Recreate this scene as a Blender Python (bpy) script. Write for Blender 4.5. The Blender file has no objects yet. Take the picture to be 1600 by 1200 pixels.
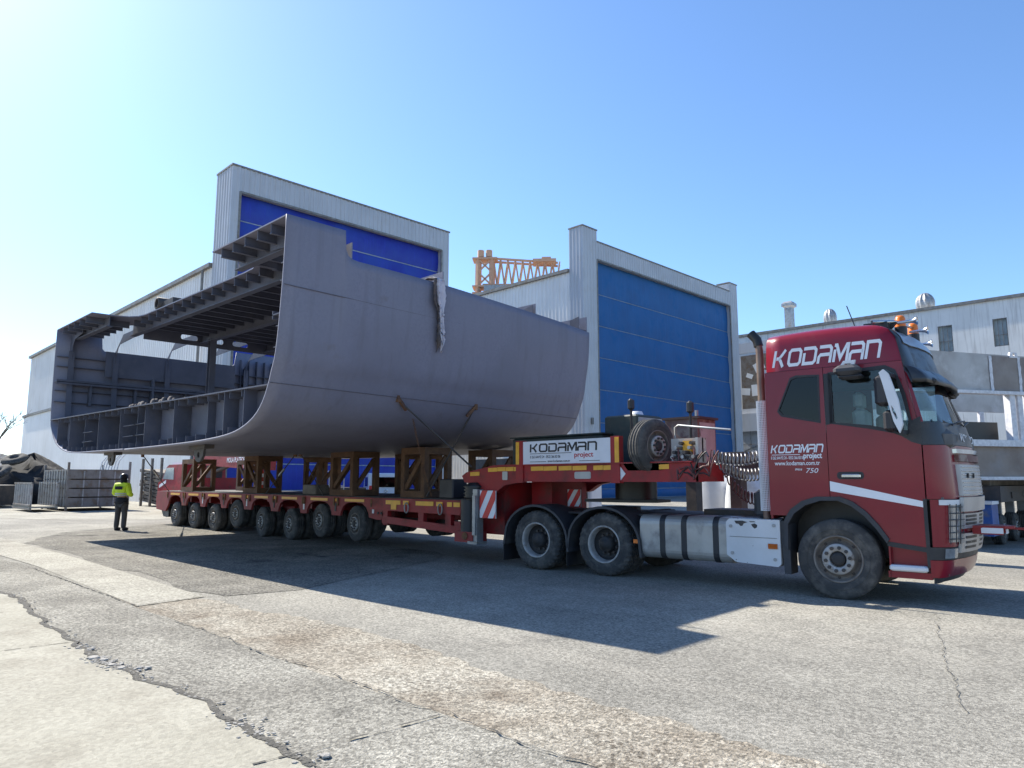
import bpy, math, random
from mathutils import Vector, Matrix
from mathutils.geometry import tessellate_polygon
random.seed(7)
R = math.radians
sc = bpy.context.scene
COL = sc.collection

# ---------------------------------------------------------------- camera, sky, sun, exposure
CAM_H, FPX = 1.6, 1115.0
PITCH = math.atan(150 / FPX)
cam = bpy.data.objects.new('camera', bpy.data.cameras.new('camera'))
COL.objects.link(cam)
cam.data.sensor_width = 36.0
cam.data.lens = 36.0 * FPX / 1600
cam.data.clip_end = 3000
cam.location = (0, 0, CAM_H)
cam.rotation_euler = (R(90) + PITCH, 0, R(45))
sc.camera = cam

SUN_EL, SUN_DRIFT = R(41.5), R(4.0)
sdir = Vector((math.cos(SUN_EL) * math.cos(SUN_DRIFT), math.cos(SUN_EL) * math.sin(SUN_DRIFT), -math.sin(SUN_EL)))
w = bpy.data.worlds.new('World'); sc.world = w; w.use_nodes = True
nt = w.node_tree; nt.nodes.clear()
sky = nt.nodes.new('ShaderNodeTexSky'); sky.sky_type = 'NISHITA'; sky.sun_disc = False
sky.sun_elevation = SUN_EL
sky.sun_rotation = math.atan2(-sdir.x, -sdir.y)
sky.air_density = 1.0; sky.dust_density = 0.42; sky.ozone_density = 6.5; sky.altitude = 0
bg = nt.nodes.new('ShaderNodeBackground'); bg.inputs[1].default_value = 0.13
out = nt.nodes.new('ShaderNodeOutputWorld')
hs = nt.nodes.new('ShaderNodeHueSaturation'); hs.inputs['Saturation'].default_value = 1.03
nt.links.new(sky.outputs[0], hs.inputs['Color']); nt.links.new(hs.outputs[0], bg.inputs[0]); nt.links.new(bg.outputs[0], out.inputs[0])
sl = bpy.data.lights.new('sun', 'SUN'); sl.energy = 5.0; sl.angle = R(0.5); sl.color = (1.0, 0.94, 0.83)
sun = bpy.data.objects.new('sun', sl); COL.objects.link(sun)
sun.rotation_euler = sdir.to_track_quat('-Z', 'Y').to_euler()
sun.location = (-30, 0, 40)
vs = sc.view_settings
vs.view_transform = 'Standard'; vs.look = 'None'; vs.exposure = 0.92; vs.gamma = 1.0; vs.use_curve_mapping = False
sc.cycles.max_bounces = 7; sc.cycles.diffuse_bounces = 3; sc.cycles.glossy_bounces = 3; sc.cycles.transmission_bounces = 5

# ---------------------------------------------------------------- materials
MATS = {}
def mat(name, col, rough=0.6, metal=0.0, col2=None, nscale=3.0, namt=0.35, bump=0.0, bscale=30.0, dirt=None, dscale=1.2, dlo=0.52, dhi=0.72,
        streak=None, spec=0.5, coat=0.0, fine=None, fscale=60.0, bdist=0.02, sweep=None, stain=None, sscale=.5, slo=.6, shi=.72, fmul=(.45, .68), agg=0.0, ascale=50.0):
    m = bpy.data.materials.new(name); m.use_nodes = True
    t = m.node_tree; b = t.nodes['Principled BSDF']; L = t.links
    b.inputs['Roughness'].default_value = rough; b.inputs['Metallic'].default_value = metal
    b.inputs['Specular IOR Level'].default_value = spec
    if coat: b.inputs['Coat Weight'].default_value = coat; b.inputs['Coat Roughness'].default_value = 0.06
    tc = t.nodes.new('ShaderNodeTexCoord'); geo = t.nodes.new('ShaderNodeNewGeometry')
    def noise(s, d=5.0, vec=None, rg=0.55):
        n = t.nodes.new('ShaderNodeTexNoise'); n.inputs['Scale'].default_value = s; n.inputs['Detail'].default_value = d
        n.inputs['Roughness'].default_value = rg
        L.new(vec if vec else geo.outputs['Position'], n.inputs['Vector']); return n.outputs['Fac']
    def ramp(fac, lo, hi):
        r = t.nodes.new('ShaderNodeMapRange'); r.inputs[1].default_value = lo; r.inputs[2].default_value = hi
        L.new(fac, r.inputs[0]); return r.outputs[0]
    def offs(v, d):
        a = t.nodes.new('ShaderNodeVectorMath'); a.operation = 'ADD'; a.inputs[1].default_value = d; L.new(v, a.inputs[0]); return a.outputs[0]
    def mix(fac, a, c):
        x = t.nodes.new('ShaderNodeMix'); x.data_type = 'RGBA'
        if isinstance(fac, float): x.inputs[0].default_value = fac
        else: L.new(fac, x.inputs[0])
        for i, v in ((6, a), (7, c)):
            if isinstance(v, tuple): x.inputs[i].default_value = (*v, 1)
            else: L.new(v, x.inputs[i])
        return x.outputs[2]
    if col2 is None: col2 = tuple(c * (1 - namt) for c in col)
    c = mix(ramp(noise(nscale), 0.36, 0.66), col, col2)
    if streak is not None:
        mp = t.nodes.new('ShaderNodeMapping'); mp.inputs['Scale'].default_value = (5, 5, 0.25)
        L.new(geo.outputs['Position'], mp.inputs['Vector'])
        c = mix(ramp(noise(1.2, 6.0, mp.outputs[0]), 0.52, 0.8), c, streak)
    if sweep is not None:
        mp = t.nodes.new('ShaderNodeMapping'); mp.inputs['Scale'].default_value = (.12, 1.1, 1); mp.inputs['Rotation'].default_value = (0, 0, .12)
        L.new(geo.outputs['Position'], mp.inputs['Vector'])
        c = mix(ramp(noise(1.0, 7.0, mp.outputs[0], .6), .5, .72), c, sweep)
    if stain is not None: c = mix(ramp(noise(sscale, 9.0, offs(geo.outputs['Position'], (37, 11, 5)), .7), slo, shi), c, stain)
    if dirt is not None:
        f = ramp(noise(dscale, 8.0, None, 0.65), dlo, dhi)
        c = mix(f, c, dirt)
        rr = t.nodes.new('ShaderNodeMapRange'); rr.inputs[3].default_value = rough; rr.inputs[4].default_value = min(1, rough + 0.3)
        L.new(f, rr.inputs[0]); L.new(rr.outputs[0], b.inputs['Roughness'])
    if fine is not None:
        mm = t.nodes.new('ShaderNodeMath'); mm.operation = 'MULTIPLY'
        L.new(ramp(noise(fscale, 8.0, None, .72), *fmul), mm.inputs[0])
        r2 = t.nodes.new('ShaderNodeMapRange'); r2.inputs[1].default_value = .38; r2.inputs[2].default_value = .62; r2.inputs[3].default_value = .3; r2.inputs[4].default_value = 1
        L.new(noise(.9, 6.0, offs(geo.outputs['Position'], (5, 71, 3)), .65), r2.inputs[0]); L.new(r2.outputs[0], mm.inputs[1]); c = mix(mm.outputs[0], c, fine)
    if agg:
        vo = t.nodes.new('ShaderNodeTexVoronoi'); vo.inputs['Scale'].default_value = ascale; L.new(geo.outputs['Position'], vo.inputs['Vector'])
        sp = t.nodes.new('ShaderNodeSeparateColor'); L.new(vo.outputs['Color'], sp.inputs[0])
        r3 = t.nodes.new('ShaderNodeMapRange'); r3.inputs[3].default_value = 1 - agg; r3.inputs[4].default_value = 1 + agg * .8; L.new(sp.outputs[0], r3.inputs[0])
        mu = t.nodes.new('ShaderNodeVectorMath'); mu.operation = 'SCALE'; L.new(c, mu.inputs[0]); L.new(r3.outputs[0], mu.inputs['Scale']); c = mu.outputs[0]
    L.new(c, b.inputs['Base Color'])
    if bump:
        bn = t.nodes.new('ShaderNodeBump'); bn.inputs['Strength'].default_value = bump; bn.inputs['Distance'].default_value = bdist
        L.new(noise(bscale, 6.0), bn.inputs['Height']); L.new(bn.outputs[0], b.inputs['Normal'])
    MATS[name] = m
    return m
def glass(name, tint, rough=0.02, alpha=0.35, spec=0.8):
    m = bpy.data.materials.new(name); m.use_nodes = True
    t = m.node_tree; t.nodes.clear(); o = t.nodes.new('ShaderNodeOutputMaterial')
    g = t.nodes.new('ShaderNodeBsdfGlossy'); g.inputs['Roughness'].default_value = rough
    tr = t.nodes.new('ShaderNodeBsdfTransparent'); tr.inputs[0].default_value = (*tint, 1)
    fr = t.nodes.new('ShaderNodeFresnel'); fr.inputs[0].default_value = 1.5
    mx = t.nodes.new('ShaderNodeMixShader')
    t.links.new(fr.outputs[0], mx.inputs[0]); t.links.new(tr.outputs[0], mx.inputs[1]); t.links.new(g.outputs[0], mx.inputs[2])
    t.links.new(mx.outputs[0], o.inputs[0]); MATS[name] = m
    return m
mat('asphalt', (.285, .27, .232), .93, col2=(.36, .342, .295), nscale=.3, bump=.8, bscale=80, fine=(.1, .094, .084), fscale=42, fmul=(.4, .7), dirt=(.41, .388, .33), dscale=.3, dlo=.48, dhi=.75, spec=.12, bdist=.012, sweep=(.4, .375, .32), stain=(.15, .142, .126), sscale=.45, slo=.6, shi=.74, agg=.34, ascale=46)
mat('rough_asphalt', (.245, .232, .2), .95, col2=(.32, .3, .255), nscale=.6, bump=1, bscale=45, fine=(.06, .057, .052), fscale=30, fmul=(.38, .62), dirt=(.33, .31, .265), dscale=.8, dlo=.5, dhi=.7, spec=.12, bdist=.025, stain=(.1, .095, .085), sscale=.7, slo=.58, shi=.68, agg=.42, ascale=36)
mat('concrete', (.41, .388, .318), .92, col2=(.33, .31, .25), nscale=.7, bump=.6, bscale=45, dirt=(.27, .245, .195), dscale=.9, dlo=.5, dhi=.75, spec=.12, fine=(.27, .25, .205), fscale=24, fmul=(.44, .7), bdist=.012, sweep=(.36, .335, .272), stain=(.2, .18, .145), sscale=1.3, slo=.63, shi=.72, agg=.12, ascale=35)
mat('old_concrete', (.35, .33, .28), .95, col2=(.24, .225, .19), nscale=.4, bump=.9, bscale=60, fine=(.1, .094, .082), fscale=34, fmul=(.4, .66), dirt=(.46, .436, .37), dscale=.7, dlo=.45, dhi=.7, spec=.12, bdist=.02, stain=(.13, .122, .105), sscale=.6, slo=.56, shi=.7, agg=.4, ascale=44)
mat('brown_concrete', (.42, .385, .315), .95, col2=(.31, .265, .205), nscale=.6, bump=.9, bscale=50, fine=(.1, .08, .06), fscale=26, fmul=(.4, .64), dirt=(.5, .468, .39), dscale=.9, dlo=.45, dhi=.66, spec=.12, bdist=.022, stain=(.16, .125, .092), sscale=.55, slo=.52, shi=.68, agg=.42, ascale=40)
mat('slab_concrete', (.42, .4, .335), .92, col2=(.34, .32, .27), nscale=.6, bump=.6, bscale=60, dirt=(.29, .27, .225), dscale=.6, spec=.12, fine=(.2, .188, .158), fscale=30, fmul=(.42, .7), bdist=.012, stain=(.22, .205, .172), sscale=.8, slo=.58, shi=.72, agg=.3, ascale=38)
mat('crack_dirt', (.08, .075, .065), 1, bump=1, bscale=40, col2=(.13, .12, .1), nscale=14)
mat('rubble', (.4, .38, .34), .95, bump=.8, bscale=40, col2=(.25, .235, .21), nscale=9)
mat('hull_primer', (.2, .198, .248), .5, col2=(.17, .168, .213), nscale=.5, dirt=(.225, .22, .275), dscale=.8, dlo=.48, dhi=.8, streak=(.15, .143, .175), bump=.35, bscale=1.1, bdist=.03, spec=.4, fine=(.165, .165, .215), fscale=18, stain=(.15, .125, .12), sscale=1.5, slo=.64, shi=.82)
mat('hull_inner', (.1, .104, .138), .65, col2=(.072, .076, .1), nscale=1.2, dirt=(.13, .127, .15), dscale=2.0, bump=.15, bscale=8)  # primer inside the hull, base colour darkened to stand in for under-deck shade
mat('hull_bottom_lit', (.2, .19, .2), .6)
mat('weld', (.12, .11, .13), .6, namt=.3, nscale=12)
mat('rust', (.2, .095, .04), .85, col2=(.1, .05, .03), nscale=6, bump=.5, bscale=40, dirt=(.28, .15, .06), dscale=5)
mat('stand_paint', (.15, .075, .033), .78, col2=(.09, .045, .024), nscale=4, bump=.3, bscale=30, dirt=(.11, .06, .035), dscale=3.5, dlo=.48, dhi=.62)
mat('cab_red', (.215, .0035, .017), .33, col2=(.185, .003, .015), nscale=1.5, coat=.45, spec=.3, dirt=(.17, .012, .02), dscale=2.2, dlo=.55, dhi=.85)
mat('trailer_red', (.33, .011, .013), .55, col2=(.24, .015, .018), nscale=2, dirt=(.13, .045, .035), dscale=2.2, dlo=.5, dhi=.7, bump=.1, bscale=20)
mat('faded_red', (.28, .03, .028), .65, col2=(.2, .022, .022), nscale=2.5, dirt=(.2, .1, .07), dscale=3)
mat('black_plastic', (.022, .023, .028), .5, namt=.2, dirt=(.06, .058, .055), dscale=3, dlo=.5, dhi=.8)
mat('fender_grey', (.045, .047, .055), .6, dirt=(.09, .085, .08), dscale=3)
mat('dark_panel', (.03, .033, .04), .35, dirt=(.06, .06, .06), dscale=4)
mat('tyre', (.04, .04, .041), .9, col2=(.065, .063, .06), nscale=4, dirt=(.14, .13, .118), dscale=6, dlo=.46, dhi=.7, bump=.3, bscale=60)
mat('rim_steel', (.42, .41, .4), .55, .2, col2=(.3, .28, .26), nscale=7, dirt=(.17, .13, .1), dscale=8, dlo=.56, dhi=.7)
mat('rim_dirty', (.22, .2, .18), .7, .1, col2=(.13, .11, .095), nscale=6, dirt=(.22, .19, .165), dscale=7)
mat('rim_dark', (.035, .034, .035), .7, dirt=(.1, .08, .065), dscale=7)
mat('alu', (.46, .445, .42), .5, .5, col2=(.37, .355, .33), nscale=2, dirt=(.3, .28, .26), dscale=2.5)
mat('white_paint', (.72, .73, .75), .45, col2=(.62, .63, .65), nscale=2, dirt=(.45, .43, .41), dscale=3, dlo=.56, dhi=.8)
mat('box_paint', (.66, .67, .69), .5, col2=(.58, .59, .6), nscale=2, dirt=(.05, .05, .052), dscale=2.6, dlo=.615, dhi=.625)
mat('chrome', (.62, .63, .65), .16, 1.0)
mat('silver', (.4, .41, .43), .35, .6, namt=.2)
mat('decal_white', (.78, .79, .82), .5, namt=.05)
mat('decal_black', (.015, .015, .018), .5, namt=.05)
mat('decal_red', (.45, .012, .03), .5, namt=.05)
mat('banner', (.74, .74, .76), .5, col2=(.66, .66, .68), nscale=2.5, dirt=(.5, .48, .46), dscale=2.5, dlo=.6, dhi=.85)
mat('amber', (.85, .2, .02), .3, namt=.1)
mat('reflector_yellow', (.85, .42, .03), .45, namt=.15, nscale=8)
mat('reflector_red', (.6, .02, .02), .4, namt=.1)
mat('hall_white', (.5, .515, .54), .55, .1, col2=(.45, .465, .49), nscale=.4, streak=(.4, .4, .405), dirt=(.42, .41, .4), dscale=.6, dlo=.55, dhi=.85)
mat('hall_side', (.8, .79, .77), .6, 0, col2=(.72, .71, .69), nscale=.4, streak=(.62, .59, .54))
mat('trim', (.24, .235, .22), .6, .2, dirt=(.2, .14, .09), dscale=2)
mat('door_blue', (.008, .1, .29), .6, col2=(.008, .085, .25), nscale=.5, streak=(.01, .12, .36), dirt=(.01, .11, .3), dscale=.8, bump=.15, bscale=2.5)
mat('door_ultramarine', (.013, .05, .34), .55, col2=(.006, .016, .3), nscale=.5, streak=(.015, .035, .42), bump=.15, bscale=2.5)
mat('seam_pale', (.34, .4, .5), .6)
mat('plaster', (.8, .79, .75), .85, col2=(.72, .71, .67), nscale=.5, streak=(.45, .43, .4), bump=.2, bscale=10)
mat('window_dirty', (.36, .41, .42), .25, namt=.3, nscale=1.5)
mat('crane_orange', (.6, .36, .24), .8, col2=(.54, .33, .22), nscale=1)
mat('galv', (.36, .37, .38), .45, .6, col2=(.26, .27, .28), nscale=3, dirt=(.3, .25, .2), dscale=3)
mat('cage_grey', (.22, .2, .185), .6, .3, col2=(.15, .135, .12), nscale=3, dirt=(.2, .13, .08), dscale=3)
mat('rubber_heap', (.022, .022, .024), .95, namt=.4, nscale=2, bump=.5, bscale=6, dirt=(.06, .058, .055), dscale=2)
mat('wood_grey', (.2, .175, .15), .85, col2=(.11, .095, .08), nscale=3, bump=.3, bscale=20)
mat('green_box', (.035, .05, .045), .55, dirt=(.1, .09, .075), dscale=3)
mat('rusty_cabinet', (.34, .31, .285), .7, col2=(.26, .2, .17), nscale=2.2, dirt=(.15, .05, .03), dscale=2.4, dlo=.48, dhi=.58)
mat('pale_cabinet', (.5, .475, .44), .7, col2=(.4, .36, .32), nscale=2.5, dirt=(.16, .07, .045), dscale=3.2, dlo=.58, dhi=.66)
mat('maroon_cabinet', (.12, .035, .03), .65, col2=(.2, .12, .1), nscale=3, dirt=(.3, .24, .2), dscale=3.5, dlo=.52, dhi=.62)
mat('brown_steel', (.1, .05, .042), .7, col2=(.06, .035, .03), nscale=2)
mat('dark_steel', (.04, .037, .037), .65, col2=(.07, .06, .055), nscale=4, dirt=(.1, .075, .06), dscale=4)
mat('grease', (.02, .019, .018), .45, namt=.3, nscale=6)
mat('cable_black', (.015, .015, .016), .45)
mat('hose_silver', (.3, .3, .31), .35, .4)
mat('hose_red', (.16, .05, .045), .45)
mat('cloth_white', (.6, .58, .64), .8, col2=(.45, .43, .5), nscale=6)
mat('cloth_dark', (.06, .055, .06), .85, col2=(.12, .09, .08), nscale=6)
mat('seat_fabric', (.5, .52, .5), .8)
mat('hull_floor', (.25, .255, .3), .6, col2=(.19, .195, .235), nscale=1.5, dirt=(.14, .135, .15), dscale=2.2)
mat('seam_dark', (.2, .27, .38), .6)
mat('block_alu', (.42, .4, .385), .5, .2, col2=(.28, .25, .23), nscale=1.3, dirt=(.55, .54, .53), dscale=1.6, bump=.1, bscale=8)
mat('block_brown', (.17, .13, .11), .55, .15, col2=(.25, .215, .19), nscale=1.5, dirt=(.28, .26, .25), dscale=1.3)
mat('weld_white', (.68, .68, .7), .6, col2=(.5, .5, .52), nscale=10)
mat('blue_paint', (.02, .1, .36), .5, dirt=(.15, .15, .17), dscale=4)
mat('hivis', (.62, .8, .03), .7, col2=(.5, .68, .03), nscale=9, bump=.4, bscale=14)
mat('navy_cloth', (.012, .014, .022), .85, bump=.4, bscale=14)
mat('trouser', (.07, .068, .07), .85, bump=.4, bscale=14)
mat('skin', (.45, .26, .18), .6)
mat('helmet_black', (.015, .015, .017), .4)
mat('reflective_grey', (.5, .5, .5), .4)
mat('bark', (.1, .085, .07), .9, bump=.5, bscale=20)
mat('van_white', (.7, .71, .73), .3, coat=.4, namt=.08)
mat('hill', (.13, .16, .17), 1, namt=.3, nscale=.02)
mat('brown_pipe', (.17, .11, .085), .5, .4, col2=(.24, .18, .14), nscale=4)
mat('headlamp', (.4, .42, .44), .12, .5, namt=.3, nscale=12)
mat('cone_red', (.6, .06, .03), .6)
mat('interior', (.13, .13, .13), .8)
glass('cab_glass', (.78, .86, .88)); glass('tint_glass', (.03, .035, .045)); glass('windscreen_glass', (.8, .88, .88))

# ---------------------------------------------------------------- mesh helpers
PM = {}                       # object name -> world matrix of its frame
def place(o, parent):
    COL.objects.link(o)
    if parent is not None: o.parent = parent
def thing(name, label, cat, loc=(0, 0, 0), rz=0.0, group=None):
    o = bpy.data.objects.new(name, None); COL.objects.link(o)
    o.empty_display_size = .3; o.location = loc; o.rotation_euler = (0, 0, rz)
    o['label'] = label; o['category'] = cat
    if group: o['group'] = group
    PM[o.name] = Matrix.Translation(loc) @ Matrix.Rotation(rz, 4, 'Z')
    return o
def tag(o, label, cat, group=None):
    o['label'] = label; o['category'] = cat
    if group: o['group'] = group
    return o
def V(*a): return Vector(a)
class MB:
    def __init__(s): s.v = []; s.f = []; s.sm = []
    def add(s, vs, fs, smooth=False):
        n = len(s.v); s.v += [Vector(p) for p in vs]; s.f += [[i + n for i in f] for f in fs]; s.sm += [smooth] * len(fs); return s
    def box(s, c, d, rz=0.0, ry=0.0, rx=0.0):
        M = Matrix.Translation(c) @ Matrix.Rotation(rz, 4, 'Z') @ Matrix.Rotation(ry, 4, 'Y') @ Matrix.Rotation(rx, 4, 'X')
        hx, hy, hz = d[0] / 2, d[1] / 2, d[2] / 2
        p = [M @ V(x, y, z) for z in (-hz, hz) for y in (-hy, hy) for x in (-hx, hx)]
        return s.add(p, [(0, 2, 3, 1), (4, 5, 7, 6), (0, 1, 5, 4), (2, 6, 7, 3), (0, 4, 6, 2), (1, 3, 7, 5)])
    def bb(s, x0, x1, y0, y1, z0, z1): return s.box(((x0 + x1) / 2, (y0 + y1) / 2, (z0 + z1) / 2), (abs(x1 - x0), abs(y1 - y0), abs(z1 - z0)))
    def cbox(s, c, d, b=.02, rz=0.0):        # box with chamfered edges
        M = Matrix.Translation(c) @ Matrix.Rotation(rz, 4, 'Z')
        hx, hy, hz = d[0] / 2, d[1] / 2, d[2] / 2; rings = []
        for z, i in ((-hz, b), (-hz + b, 0), (hz - b, 0), (hz, b)):
            x, y, k = hx - i, hy - i, b
            rings.append([M @ V(*q, z) for q in ((-x + k, -y), (x - k, -y), (x, -y + k), (x, y - k), (x - k, y), (-x + k, y), (-x, y - k), (-x, -y + k))])
        return s.loft(rings)
    def bar(s, a, b, wd, hd=None, up=(0, 0, 1)):
        a, b = Vector(a), Vector(b); hd = hd or wd; d = (b - a).normalized(); u = Vector(up)
        if abs(d.dot(u)) > .98: u = V(0, 1, 0) if abs(d.y) < .9 else V(1, 0, 0)
        sx = d.cross(u).normalized() * wd / 2; uz = sx.cross(d).normalized() * hd / 2
        p = [q + i * sx + j * uz for q in (a, b) for i, j in ((-1, -1), (1, -1), (1, 1), (-1, 1))]
        return s.add(p, [(3, 2, 1, 0), (4, 5, 6, 7), (0, 1, 5, 4), (1, 2, 6, 5), (2, 3, 7, 6), (3, 0, 4, 7)])
    def tube(s, pts, r, n=8, cap=True):
        pts = [Vector(p) for p in pts]; rings = []; u = None
        for i, p in enumerate(pts):
            d = (pts[min(i + 1, len(pts) - 1)] - pts[max(i - 1, 0)]).normalized()
            if u is None: u = d.cross(V(0, 0, 1) if abs(d.z) < .9 else V(1, 0, 0)).normalized()
            u = (u - d * u.dot(d)).normalized(); v = d.cross(u); rr = r[i] if isinstance(r, (list, tuple)) else r
            rings.append([p + (u * math.cos(6.28318 * k / n) + v * math.sin(6.28318 * k / n)) * rr for k in range(n)])
        return s.loft(rings, cap=cap, smooth=True)
    def cyl(s, a, b, r, n=16): return s.tube([a, b], r, n)
    def loft(s, rings, closed=True, cap=True, smooth=False):
        n = len(rings[0]); vs = [p for r in rings for p in r]; fs = []
        for i in range(len(rings) - 1):
            for k in range(n if closed else n - 1):
                a, b = i * n + k, i * n + (k + 1) % n; fs.append((a, b, b + n, a + n))
        s.add(vs, fs, smooth)
        if cap:
            s.add(rings[0], [tuple(range(n))[::-1]]); s.add(rings[-1], [tuple(range(n))])
        return s
    def lathe(s, prof, c, axis='Y', n=32, jag=None):   # prof: (radius, along)
        rings = []
        for i, (r, a) in enumerate(prof):
            ring = []
            for k in range(n):
                t = 6.283185 * k / n; rr = r
                if jag and jag[i] and k % 2: rr = r - jag[i]
                q = (rr * math.cos(t), a, rr * math.sin(t)) if axis == 'Y' else ((rr * math.cos(t), rr * math.sin(t), a) if axis == 'Z' else (a, rr * math.cos(t), rr * math.sin(t)))
                ring.append(Vector(c) + Vector(q))
            rings.append(ring)
        return s.loft(rings, cap=False, smooth=not jag)
    def plate(s, outline, holes=(), th=.02, M=None, back=True):   # 2D outline (a,b) -> M @ (a,b,0..th)
        loops = [list(outline)] + [list(h) for h in holes]
        tri = tessellate_polygon([[V(p[0], p[1], 0) for p in l] for l in loops])
        pts = [p for l in loops for p in l]; n = len(pts); M = M or Matrix()
        ar = sum(loops[0][i][0] * loops[0][(i + 1) % len(loops[0])][1] - loops[0][(i + 1) % len(loops[0])][0] * loops[0][i][1] for i in range(len(loops[0])))
        vs = [M @ V(p[0], p[1], 0) for p in pts] + [M @ V(p[0], p[1], th) for p in pts]; fs = []
        for t in tri:
            a, b, c = [V(*pts[i], 0) for i in t]
            if (b - a).cross(c - a).z < 0: t = t[::-1]
            fs.append([t[2], t[1], t[0]]); fs.append([i + n for i in t])
        o = 0
        for l in loops:
            k = len(l)
            for i in range(k): j = (i + 1) % k; fs.append((o + i, o + j, o + j + n, o + i + n))
            o += k
        return s.add(vs, fs)
    def build(s, name, m, parent=None, world=True, kind=None, loc=None, recalc=True):
        me = bpy.data.meshes.new(name); vs = s.v; o = bpy.data.objects.new(name, me); place(o, parent)
        if parent is not None:
            if world: Mi = PM[parent.name].inverted(); vs = [Mi @ p for p in vs]
            PM[o.name] = PM.get(parent.name, Matrix())
        else:
            xs, ys, zs = zip(*[tuple(p) for p in vs]); L = V((min(xs) + max(xs)) / 2, (min(ys) + max(ys)) / 2, min(zs))
            vs = [p - L for p in vs]; o.location = L; PM[o.name] = Matrix.Translation(L)
        me.from_pydata([tuple(p) for p in vs], [], s.f); me.polygons.foreach_set('use_smooth', s.sm)
        if recalc:
            import bmesh
            b = bmesh.new(); b.from_mesh(me); bmesh.ops.recalc_face_normals(b, faces=b.faces); b.to_mesh(me); b.free()
        me.materials.append(MATS[m]); me.update()
        if kind: o['kind'] = kind
        return o
def rrect(x0, x1, y0, y1, r, n=4):
    p = []
    for cx, cy, a in ((x1 - r, y0 + r, -90), (x1 - r, y1 - r, 0), (x0 + r, y1 - r, 90), (x0 + r, y0 + r, 180)):
        for k in range(n + 1): t = R(a + 90 * k / n); p.append((cx + r * math.cos(t), cy + r * math.sin(t)))
    return p
def circ(cx, cy, r, n=20, sy=1.0): return [(cx + r * math.cos(6.28318 * k / n), cy + r * sy * math.sin(6.28318 * k / n)) for k in range(n)]
def XZ(y): return Matrix(((1, 0, 0, 0), (0, 0, -1, y), (0, 1, 0, 0), (0, 0, 0, 1)))     # (a,b,t) -> (a, y-t, b)
def YZ(x): return Matrix(((0, 0, 1, x), (1, 0, 0, 0), (0, 1, 0, 0), (0, 0, 0, 1)))      # (a,b,t) -> (x+t, a, b)
def XY(z): return Matrix.Translation((0, 0, z))
def text(txt, size, M, m, parent, name='lettering', bold=0.0, shear=0.0, sx=1.0, world=False, align='LEFT', th=.0015):
    c = bpy.data.curves.new('t', 'FONT'); c.body = txt; c.size = size; c.shear = shear; c.offset = bold; c.align_x = align; c.extrude = th; c.resolution_u = 3
    o = bpy.data.objects.new('t', c); COL.objects.link(o)
    bpy.context.view_layer.update()
    me = bpy.data.meshes.new_from_object(o.evaluated_get(bpy.context.evaluated_depsgraph_get()))
    vs = [M @ V(v.co.x * sx, v.co.y, v.co.z) for v in me.vertices]; fs = [list(p.vertices) for p in me.polygons]
    bpy.data.objects.remove(o); bpy.data.curves.remove(c); bpy.data.meshes.remove(me)
    return MB().add(vs, fs).build(name, m, parent, world=world)
def stroke(mb, pts, wd, M, th=.002):
    pts = [V(p[0], p[1], 0) for p in pts]; L = []; Rr = []
    for i, p in enumerate(pts):
        d0 = (p - pts[i - 1]).normalized() if i else (pts[1] - p).normalized()
        d1 = (pts[i + 1] - p).normalized() if i < len(pts) - 1 else d0
        n0 = V(-d0.y, d0.x, 0); n1 = V(-d1.y, d1.x, 0); b = n0 + n1
        b = b.normalized() if b.length > .05 else n0
        k = wd / 2 / max(.35, b.dot(n0)); L.append(p + b * k); Rr.append(p - b * k)
    n = len(pts); vs = []
    for z in (0, th): vs += [M @ (p + V(0, 0, z)) for p in L] + [M @ (p + V(0, 0, z)) for p in Rr]
    fs = []
    for i in range(n - 1):
        fs.append((2 * n + i, 3 * n + i, 3 * n + i + 1, 2 * n + i + 1)); fs.append((i, i + 1, n + i + 1, n + i))
        fs.append((i, 2 * n + i, 2 * n + i + 1, i + 1)); fs.append((n + i, n + i + 1, 3 * n + i + 1, 3 * n + i))
    mb.add(vs, fs)
GLY = {
 'K': [[(.06, 0), (.06, .98)], [(.2, .5), (.42, .5), (.62, .72), (.84, 1)], [(.42, .5), (.56, .34), (.78, 0)]],
 'O': [[(.5, .93), (.2, .93), (.07, .8), (.07, .2), (.2, .07), (.8, .07), (.93, .2), (.93, .8), (.8, .93), (.5, .93)]],
 'D': [[(0, .93), (.8, .93), (.93, .8), (.93, .2), (.8, .07), (.08, .07), (.08, .68)]],
 'A': [[(.05, .93), (.8, .93), (.93, .8), (.93, 0)], [(.07, 0), (.07, .36), (.18, .48), (.93, .48)]],
 'M': [[(.07, 0), (.07, .7)], [(0, .94), (.16, .94), (.52, .2), (.88, .94), (.99, .94), (.99, 0)]],
 'N': [[(.07, 0), (.07, .93), (.8, .93), (.93, .8), (.93, 0)]]}
def kodaman(M, width, height, m, parent, name='lettering', shear=.2, world=False, wd=.19):
    mb = MB(); adv = 1.13; tot = adv * 7 - .1 + shear * .6
    A = M @ Matrix(((width / tot, shear * height, 0, 0), (0, height, 0, 0), (0, 0, 1, 0), (0, 0, 0, 1)))
    for i, ch in enumerate('KODAMAN'):
        for st in GLY[ch]: stroke(mb, [(p[0] + i * adv, p[1]) for p in st], wd, A)
    return mb.build(name, m, parent, world=world)

# camera-independent ground map: distance ahead / sideways -> world (used for the outlines of the paving)
def gp(x, y, z=0.0):
    fw = V(-1, 1, 0) / 2 ** .5; rt = V(1, 1, 0) / 2 ** .5; up = V(0, 0, 1)
    f = fw * math.cos(PITCH) + up * math.sin(PITCH); u = up * math.cos(PITCH) - fw * math.sin(PITCH)
    d = f + rt * (x - 800) / FPX - u * (y - 600) / FPX; t = (z - CAM_H) / d.z
    return V(0, 0, CAM_H) + d * t

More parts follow.
